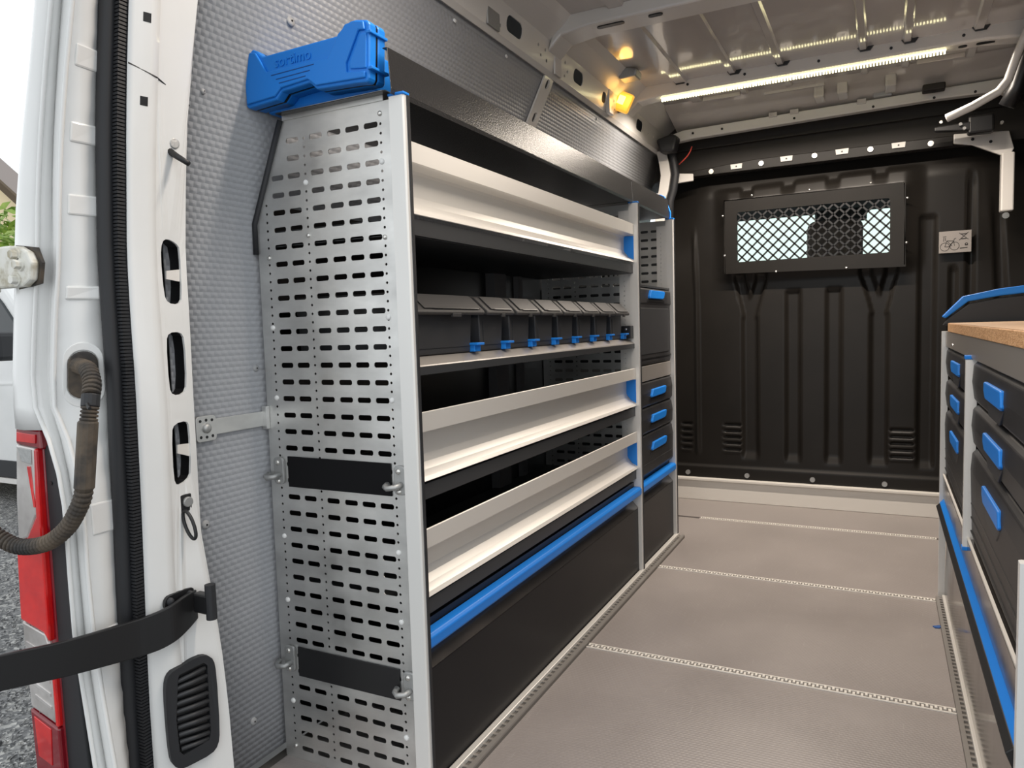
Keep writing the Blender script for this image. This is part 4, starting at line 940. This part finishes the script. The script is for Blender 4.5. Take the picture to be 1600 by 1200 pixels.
# ---- lashing rings on the pillar
for (nm, lab, z, kind_) in (('lashing_pin', 'black lashing pin sticking out of the upper white pillar', 1.372, 'pin'), ('lashing_ring', 'black lashing ring hanging on the lower white pillar', 0.672, 'ring')):
    a = edge(6, z).lerp(edge(7, z), 0.50); lr = thing(nm, lab, kind_, tuple(a))
    MB().cyl((a.x+0.004, a.y, a.z), (a.x+0.011, a.y-0.001, a.z), 0.0105, 14).build('base_disc', 'zinc', lr, bev=0.002)
    MB().box(a.x-0.002, a.x+0.005, a.y-0.016, a.y+0.011, a.z-0.020, a.z+0.015).build('base_plate', 'satin_black', lr, bev=0.002)
    if kind_ == 'pin':
        MB().tube([(a.x+0.004, a.y-0.008, a.z-0.016), (a.x+0.020, a.y-0.005, a.z-0.027), (a.x+0.046, a.y-0.002, a.z-0.043)], lambda t: 0.0068-0.0018*t, 10).build('ring_bar', 'satin_black', lr, smooth=True)
    else:
        pts = []
        for k in range(25):
            t = 2*math.pi*k/24; u = 0.030*math.cos(t); w = 0.011*math.sin(t)
            pts.append((a.x+0.022 + 0.42*u + 0.9*w, a.y-0.012+0.1*w, a.z-0.043 - 0.9*u + 0.42*w))
        MB().tube(pts, 0.0034, 8, caps=False).build('ring_bar', 'satin_black', lr, smooth=True)

# ---- black vent grille on the pillar foot
vg = thing('vent_grille', 'black slatted air vent grille at the foot of the white pillar', 'vent', tuple(edge(6, 0.09)))
def vmap(t, z, d): # point on the pillar face, d in front of it
    a = edge(6, z); b = edge(7, z); v = a.lerp(b, t); nrm = Vector((b.y-a.y, -(b.x-a.x), 0)).normalized()
    return v + Vector((nrm.x, nrm.y, 0))*d
vo_ = soften([(-0.475, 0.306), (-0.432, 0.334), (-0.331, 0.347), (-0.132, 0.352), (0.356, 0.361), (0.572, 0.357), (0.715, 0.344), (0.741, 0.316), (0.688, 0.194), (0.632, 0.168), (0.466, 0.155), (-0.063, 0.150), (-0.251, 0.150), (-0.413, 0.162), (-0.467, 0.182), (-0.483, 0.248)], 1)
hole_ = [(-0.172, 0.329), (-0.132, 0.338), (0.461, 0.345), (0.545, 0.337), (0.479, 0.201), (0.434, 0.186), (-0.168, 0.176), (-0.255, 0.186), (-0.275, 0.25)]
q = MB(); holed(q, vo_, [hole_], lambda p: tuple(vmap(p[0], p[1], 0.012)), lambda p: tuple(vmap(p[0], p[1], -0.002))); q.build('vent_frame', 'rubber', vg)
q = MB(); A = [vmap(p[0], p[1], 0.004) for p in hole_]; q.add(A, [tuple(range(len(A)))]); q.build('vent_backing', 'void', vg)
for (ta, za, tb, zb) in ((-0.179, 0.324, 0.505, 0.332), (-0.235, 0.311, 0.532, 0.315), (-0.251, 0.296, 0.526, 0.297), (-0.253, 0.281, 0.519, 0.280), (-0.253, 0.265, 0.515, 0.264), (-0.245, 0.249, 0.510, 0.247), (-0.240, 0.233, 0.505, 0.231), (-0.235, 0.218, 0.492, 0.214), (-0.225, 0.203, 0.465, 0.199), (-0.20, 0.188, 0.435, 0.187)):
    MB().tube([vmap(ta, za, 0.007), vmap((ta+tb)/2, (za+zb)/2, 0.009), vmap(tb, zb, 0.007)], 0.0050, 6).build('vent_slat', 'bin', vg, smooth=True)

# ---- door check arm
ar = thing('door_check_arm', 'black flat bar reaching from the pillar bracket to the open rear door', 'arm', (-1.22, 0.97, 0.42))
path = [(-1.236, 0.988, 0.463, 0.0300), (-1.227, 0.958, 0.458, 0.0345), (-1.2225, 0.928, 0.451, 0.0365), (-1.230, 0.905, 0.444, 0.0370), (-1.240, 0.880, 0.4405, 0.0365), (-1.250, 0.850, 0.440, 0.0355), (-1.2738, 0.745, 0.446, 0.0320), (-1.2988, 0.655, 0.456, 0.0305), (-1.322, 0.575, 0.459, 0.0300)]
fine = []
for i in range(len(path)-1):
    p0, p1, p2, p3 = (Vector(path[max(0, min(len(path)-1, k))]) for k in (i-1, i, i+1, i+2))
    for k in range(5):
        t = k/5; fine.append(tuple(0.5*((2*p1) + (p2-p0)*t + (2*p0-5*p1+4*p2-p3)*t*t + (3*p1-p0-3*p2+p3)*t**3)))
path = fine + [path[-1]]
q = MB()
for i, (x, y, z, h_) in enumerate(path):
    p0 = Vector(path[max(i-1, 0)][:2]); p1 = Vector(path[min(i+1, len(path)-1)][:2]); d = (p1-p0).normalized(); nn = Vector((-d.y, d.x))*0.0045
    q.v += [(x+nn.x, y+nn.y, z-h_), (x+nn.x, y+nn.y, z+h_), (x-nn.x, y-nn.y, z+h_), (x-nn.x, y-nn.y, z-h_)]
for i in range(len(path)-1):
    for j in range(4): q.f.append((i*4+j, i*4+(j+1) % 4, (i+1)*4+(j+1) % 4, (i+1)*4+j))
q.f += [(0, 1, 2, 3), (len(q.v)-4, len(q.v)-3, len(q.v)-2, len(q.v)-1)]
q.build('flat_bar', 'satin_black', ar, bev=0.002)
MB().box(-1.225, -1.178, 0.972, 0.992, 0.452, 0.492).build('pivot_block', 'satin_black', ar, bev=0.004)
MB().cyl((-1.184, 0.982, 0.442), (-1.184, 0.982, 0.512), 0.0105, 12).build('pivot_pin', 'rubber', ar)
q = MB(); s_ = soften([(-0.361, 0.483), (-0.321, 0.494), (-0.215, 0.499), (0.377, 0.500), (0.461, 0.495), (0.421, 0.471), (0.306, 0.465), (-0.231, 0.472), (-0.332, 0.474)], 1); n = len(s_)
q.add([vmap(t_, z_, 0.007) for t_, z_ in s_] + [vmap(t_, z_, -0.001) for t_, z_ in s_],
      [tuple(range(n)), tuple(range(n, 2*n))] + [(i, (i+1) % n, n+(i+1) % n, n+i) for i in range(n)])
q.build('bracket_plate', 'satin_black', ar)
for t_, z_ in ((-0.22, 0.487), (0.325, 0.487)):
    p = vmap(t_, z_, 0.007); MB().dome(tuple(p), (0.5, -0.85, 0), 0.009, 0.006, 10).build('bracket_bolt', 'rubber', ar, smooth=True)

# ---- wiring conduit
wc = thing('wiring_conduit', 'dusty black corrugated cable conduit looping from the jamb to the rear door', 'conduit', (-1.26, 0.83, 0.60))
def jmap(t, z, d):
    a = edge(3, z); b = edge(4, z); v = a.lerp(b, t); nrm = Vector((b.y-a.y, -(b.x-a.x), 0)).normalized(); return v + Vector((nrm.x, nrm.y, 0))*d
def gs(f): return [(0.49 + x*f, 0.937 + z*f) for x, z in [(p[0]/0.086, p[1]) for p in slot(0, 0, 0.046, 0.088, 0.0228, 5)]]
q = MB(); G = gs(1.0); n = len(G)
q.add([jmap(p[0], p[1], 0.010) for p in G] + [jmap(p[0], p[1], -0.002) for p in G], [tuple(range(n)), tuple(range(n, 2*n))] + [(i, (i+1) % n, n+(i+1) % n, n+i) for i in range(n)])
q.build('grommet', 'hose', wc, bev=0.003)
q = MB(); holed(q, gs(1.38), [gs(1.04)], lambda p: tuple(jmap(p[0], p[1], 0.005)), lambda p: tuple(jmap(p[0], p[1], -0.002))); q.build('grommet_rim', 'white', wc, bev=0.002)
def corr(path, r, per, name):
    P_ = [Vector(p) for p in path]
    # catmull-rom resample
    fine = []
    for i in range(len(P_)-1):
        p0, p1, p2, p3 = P_[max(i-1, 0)], P_[i], P_[i+1], P_[min(i+2, len(P_)-1)]
        for k in range(40):
            t = k/40; fine.append(0.5*((2*p1) + (p2-p0)*t + (2*p0-5*p1+4*p2-p3)*t*t + (3*p1-p0-3*p2+p3)*t**3))
    fine.append(P_[-1]); acc = [0]
    for a_, b_ in zip(fine, fine[1:]): acc.append(acc[-1] + (b_-a_).length)
    total = acc[-1]; n_ = int(total/per)*4; out = []; j = 0
    for k in range(n_+1):
        s = total*k/n_
        while j < len(acc)-2 and acc[j+1] < s: j += 1
        out.append(fine[j].lerp(fine[j+1], (s-acc[j])/max(1e-9, acc[j+1]-acc[j])))
    prof_ = [0.76, 0.98, 1.02, 0.98]
    return MB().tube(out, lambda t: r*prof_[int(round(t*n_)) % 4], 14).build(name, 'hose', wc, smooth=False)
corr([tuple(jmap(0.40, 0.955, 0.008)), (-1.272, 0.822, 0.950), (-1.247, 0.810, 0.943), (-1.227, 0.80, 0.925), (-1.217, 0.79, 0.907)], 0.0150, 0.0075, 'corrugated_hose')
MB().cyl((-1.217, 0.790, 0.908), (-1.2145, 0.785, 0.886), 0.0148, 14).build('hose_collar', 'rubber', wc, bev=0.002)
corr([(-1.214, 0.785, 0.888), (-1.214, 0.78, 0.862)], 0.0142, 0.0062, 'corrugated_hose')
MB().tube([(-1.2150, 0.78, 0.865), (-1.2155, 0.78, 0.860), (-1.2235, 0.77, 0.748), (-1.2245, 0.77, 0.742)], lambda t: 0.0125 if t < 0.1 or t > 0.95 else 0.0162, 12).build('hose_sleeve', 'hose', wc)
corr([(-1.225, 0.77, 0.744), (-1.230, 0.77, 0.731), (-1.245, 0.77, 0.709), (-1.281, 0.77, 0.672), (-1.333, 0.765, 0.641), (-1.404, 0.76, 0.627), (-1.446, 0.75, 0.639), (-1.470, 0.735, 0.668), (-1.485, 0.715, 0.72)], 0.0150, 0.0092, 'corrugated_hose')
MB().tube([(-1.206, 0.775, 0.893), (-1.196, 0.770, 0.888), (-1.188, 0.767, 0.886)], 0.003, 6).build('cable_tie', 'satin_black', wc)

# ---- tail light
tl = thing('tail_light', 'tall red and clear tail light cluster on the rear left corner', 'light', (-1.43, 0.82, 0.05))
def lens(pts, name, mat, y0=0.800, y1=0.86, bev=0.004): return MB().prism(pts, 'y', y0, y1).build(name, mat, tl, bev=bev)
lens([(-1.466, 0.838), (-1.391, 0.835), (-1.394, 0.804), (-1.397, 0.491), (-1.399, 0.189), (-1.400, 0.02), (-1.469, 0.02), (-1.485, 0.159), (-1.5, 0.288), (-1.507, 0.469), (-1.489, 0.675)], 'light_housing', 'red_dark', 0.806, 0.90)
lens([(-1.466, 0.841), (-1.391, 0.838), (-1.390, 0.800), (-1.409, 0.803), (-1.47, 0.808)], 'top_red_lens', 'red_dark', 0.799)
lens([(-1.460, 0.832), (-1.402, 0.829), (-1.404, 0.812), (-1.463, 0.814)], 'top_red_reflector', 'red', 0.7965, 0.80, 0.001)
lens([(-1.468, 0.808), (-1.411, 0.803), (-1.421, 0.675), (-1.454, 0.628), (-1.487, 0.618), (-1.482, 0.7)], 'clear_lens', 'clear', 0.798)
lens([(-1.409, 0.803), (-1.399, 0.802), (-1.403, 0.646), (-1.406, 0.452), (-1.408, 0.431), (-1.424, 0.447), (-1.496, 0.462), (-1.490, 0.597), (-1.456, 0.624), (-1.419, 0.672)], 'large_red_lens', 'red', 0.795)
lens([(-1.499, 0.458), (-1.424, 0.443), (-1.414, 0.420), (-1.414, 0.266), (-1.492, 0.285)], 'reversing_lens', 'clear', 0.799)
lens([(-1.462, 0.803), (-1.418, 0.800), (-1.420, 0.772), (-1.452, 0.776)], 'reflector_block', 'zinc', 0.7965, 0.80, 0.001)
lens([(-1.436, 0.768), (-1.424, 0.768), (-1.420, 0.690), (-1.425, 0.690)], 'red_sliver', 'red', 0.7965, 0.80, 0.001)
for k in range(5): lens([(-1.487+0.004*k, 0.42-0.026*k), (-1.42, 0.405-0.026*k), (-1.42, 0.398-0.026*k), (-1.487+0.004*k, 0.411-0.026*k)], 'lens_ridge', 'clear', 0.7972, 0.80, 0.0008)
lens([(-1.413, 0.425), (-1.403, 0.428), (-1.402, 0.262), (-1.413, 0.262)], 'red_edge', 'red', 0.797)
lens([(-1.492, 0.282), (-1.414, 0.262), (-1.402, 0.260), (-1.401, 0.183), (-1.402, 0.02), (-1.469, 0.02), (-1.487, 0.159)], 'lower_red_lens', 'red_dark', 0.797)
lens([(-1.478, 0.27), (-1.425, 0.255), (-1.43, 0.18), (-1.472, 0.19)], 'lower_red_reflector', 'red', 0.7955, 0.80, 0.001)
MB().prism([(-1.416, 0.827), (-1.364, 0.789), (-1.352, 0.700), (-1.349, 0.56), (-1.348, 0.373), (-1.335, 0.191), (-1.318, 0.02), (-1.404, 0.02), (-1.40, 0.168), (-1.402, 0.355), (-1.400, 0.602)], 'y', 0.808, 0.89).build('black_surround', 'rubber', tl, bev=0.003)
MB().cyl((-1.381, 0.8065, 0.737), (-1.381, 0.809, 0.737), 0.0035, 8).build('surround_screw', 'void', tl)

# ---- rear door hinge
hg = thing('hinge_bracket', 'grimy white door hinge with three bolts on the rear corner', 'hinge', (-1.38, 0.78, 1.10))
MB().prism([(-1.60, 1.176), (-1.40, 1.174), (-1.37, 1.171), (-1.345, 1.160), (-1.333, 1.140), (-1.341, 1.110), (-1.364, 1.099), (-1.60, 1.100)], 'y', 0.775, 0.790).build('hinge_leaf', 'dirty_white', hg, bev=0.004)
MB().cyl((-1.455, 0.772, 1.093), (-1.455, 0.772, 1.180), 0.014, 14).build('hinge_knuckle', 'dirty_white', hg, bev=0.002)
MB().prism([(-1.40, 1.176), (-1.340, 1.168), (-1.326, 1.140), (-1.336, 1.104), (-1.40, 1.096)], 'y', 0.789, 0.795).build('hinge_gasket', 'hose', hg)
for (x, z) in ((-1.373, 1.156), (-1.364, 1.138), (-1.378, 1.112)):
    MB().cyl((x, 0.762, z), (x, 0.776, z), 0.0085, 6).build('hinge_bolt', 'dirty_white', hg, bev=0.001)
    MB().cyl((x, 0.772, z), (x, 0.7755, z), 0.0115, 14).build('bolt_washer', 'dirty_white', hg)

# ---- right hand workbench
XR = 0.190
wk = thing('workbench_cabinet', 'low workbench cabinet with blue handled drawers along the right wall', 'cabinet', (0.38, 2.1, 0.0))
def rpost(y, z0, z1, parent, caps=False, w=0.024, mat='post'):
    p = MB().prism([(0.181, y-0.010), (0.181+w, y-0.010), (0.181+w, y+0.012), (0.185, y+0.012), (0.181, y+0.008)], 'z', z0, z1).build('front_post', mat, parent)
    if caps:
        for za in (z1, z0-0.010): MB().box(0.179, 0.183+w, y-0.012, y+0.014, za, za+0.010).build('post_cap', 'blue', p, bev=0.002)
    return p
rpost(2.93, 0.0, 0.944, wk, w=0.020); rpost(2.10, 0.424, 0.890, wk, True); rpost(1.27, 0.0, 0.635, wk)
MB().box(0.215, 0.58, 2.932, 2.938, 0.0, 0.940).build('end_panel', 'galv', wk)
MB().box(0.215, 0.58, 1.262, 1.268, 0.0, 0.940).build('end_panel', 'galv', wk)
MB().box(0.575, 0.58, 1.27, 2.93, 0.0, 0.94).build('dark_backing', 'void', wk)
MB().box(0.192, 0.215, 1.27, 2.918, 0.892, 0.945).build('top_beam', 'grey_sheet', wk, bev=0.002)
MB().dome((0.192, 2.62, 0.907), (-1, 0, 0), 0.005, 0.003, 8).build('beam_screw', 'screw', wk)
def rdrawer(y0, y1, z0, z1, parent, big=False):
    xf = 0.196
    pr = [(0.55, z0), (xf+0.010, z0), (xf+0.002, z0+0.012), (xf-0.003, z1-0.050), (xf, z1-0.010), (xf+0.010, z1), (0.55, z1)]
    d = MB().prism(pr, 'y', y0, y1).build('drawer', 'drawer', parent, bev=0.003)
    yc = y0 + (y1-y0)*0.50; w = 0.25 if y0 < 2 else 0.25
    zc = z1-0.046 if not big else z1-0.052
    MB().prism([(yc-0.12, zc-0.018), (yc+0.12, zc-0.018), (yc+0.07, zc-0.050), (yc-0.07, zc-0.050)], 'x', xf-0.0035, xf+0.004).build('grip_recess', 'bin', d, bev=0.002)
    h_ = 0.036
    pts = [(yc+w*0.5, zc+h_*0.45), (yc-w*0.45, zc+h_*0.5), (yc-w*0.5, zc-h_*0.35), (yc-w*0.46, zc-h_*0.5), (yc+w*0.40, zc-h_*0.5), (yc+w*0.5, zc-h_*0.1)]
    MB().prism(pts, 'x', xf-0.008, xf+0.002).build('handle', 'blue', d, bev=0.003)
    if big:
        for k in range(3): MB().box(xf-0.0015, xf+0.004, y0+0.005, y1-0.005, z0+0.018+0.034*k, z0+0.021+0.034*k).build('drawer_groove', 'satin_black', d)
    return d
for (ya, yb) in ((2.125, 2.915), (1.285, 2.075)):
    rdrawer(ya, yb, 0.785, 0.888, wk); rdrawer(ya, yb, 0.678, 0.781, wk); rdrawer(ya, yb, 0.452, 0.674, wk, True)
MB().sheet([(0.56, 0.444), (0.193, 0.444), (0.190, 0.440), (0.192, 0.365)], 'y', 1.28, 2.915, 0.003).build('drawer_shelf', 'flap_gloss', wk, bev=0.0006)
MB().box(0.1895, 0.195, 1.28, 2.915, 0.444, 0.449).build('shelf_edge', 'alu', wk)
f = MB().prism([(0.225, 0.335), (0.207, 0.330), (0.200, 0.02), (0.225, 0.02)], 'y', 1.28, 2.915).build('flap', 'flap_gloss', wk, bev=0.002)
MB().prism([(0.181, 0.346), (0.184, 0.340), (0.198, 0.340), (0.202, 0.362), (0.196, 0.364)], 'y', 1.28, 2.915).build('handle_bar', 'blue', f, bev=0.002)
MB().prism([(0.170, 0.334), (0.182, 0.345), (0.200, 0.340), (0.206, 0.300), (0.184, 0.300)], 'y', 1.28, 2.915).build('bar_underside', 'satin_black', f, bev=0.002)
MB().box(0.198, 0.206, 1.28, 2.915, 0.362, 0.372).build('bar_gap', 'void', f)
base_rail(1.22, 2.90, 0.172, 0.206, wk, s=-1)
wt = thing('worktop', 'strand board worktop with blue trimmed end rail on the right cabinet', 'worktop', (0.40, 2.05, 0.945))
MB().box(0.190, 0.60, 1.22, 2.80, 0.945, 0.972).build('board', 'wood', wt, bev=0.0015)
MB().box(0.192, 0.60, 1.222, 2.798, 0.972, 0.9735).build('board_face', 'wood_top', wt)
MB().prism([(0.178, 0.965), (0.205, 0.965), (0.60, 0.965), (0.60, 1.058), (0.40, 1.056), (0.335, 1.050), (0.252, 1.034), (0.195, 0.990)], 'y', 2.855, 2.875).build('end_rail', 'satin_black', wt, bev=0.003)
MB().prism([(0.62, 1.065), (0.40, 1.0625), (0.335, 1.0565), (0.250, 1.042), (0.186, 0.988), (0.176, 0.994), (0.236, 1.060), (0.335, 1.080), (0.40, 1.087), (0.62, 1.092)], 'y', 2.842, 2.888).build('rail_trim', 'blue', wt, bev=0.005, label='blue moulded trim along the end rail')
MB().box(0.21, 0.60, 2.80, 2.86, 0.9455, 0.966).build('rail_foot', 'satin_black', wt, bev=0.003)

# scrap of blue tape on the floor
tp = MB().prism([(0.150, 2.640), (0.170, 2.655), (0.176, 2.645), (0.168, 2.630), (0.156, 2.628)], 'z', 0.0005, 0.003).build('tape_scrap', 'tape')
tag(tp, 'tiny scrap of blue tape on the floor beside the workbench rail', 'tape')
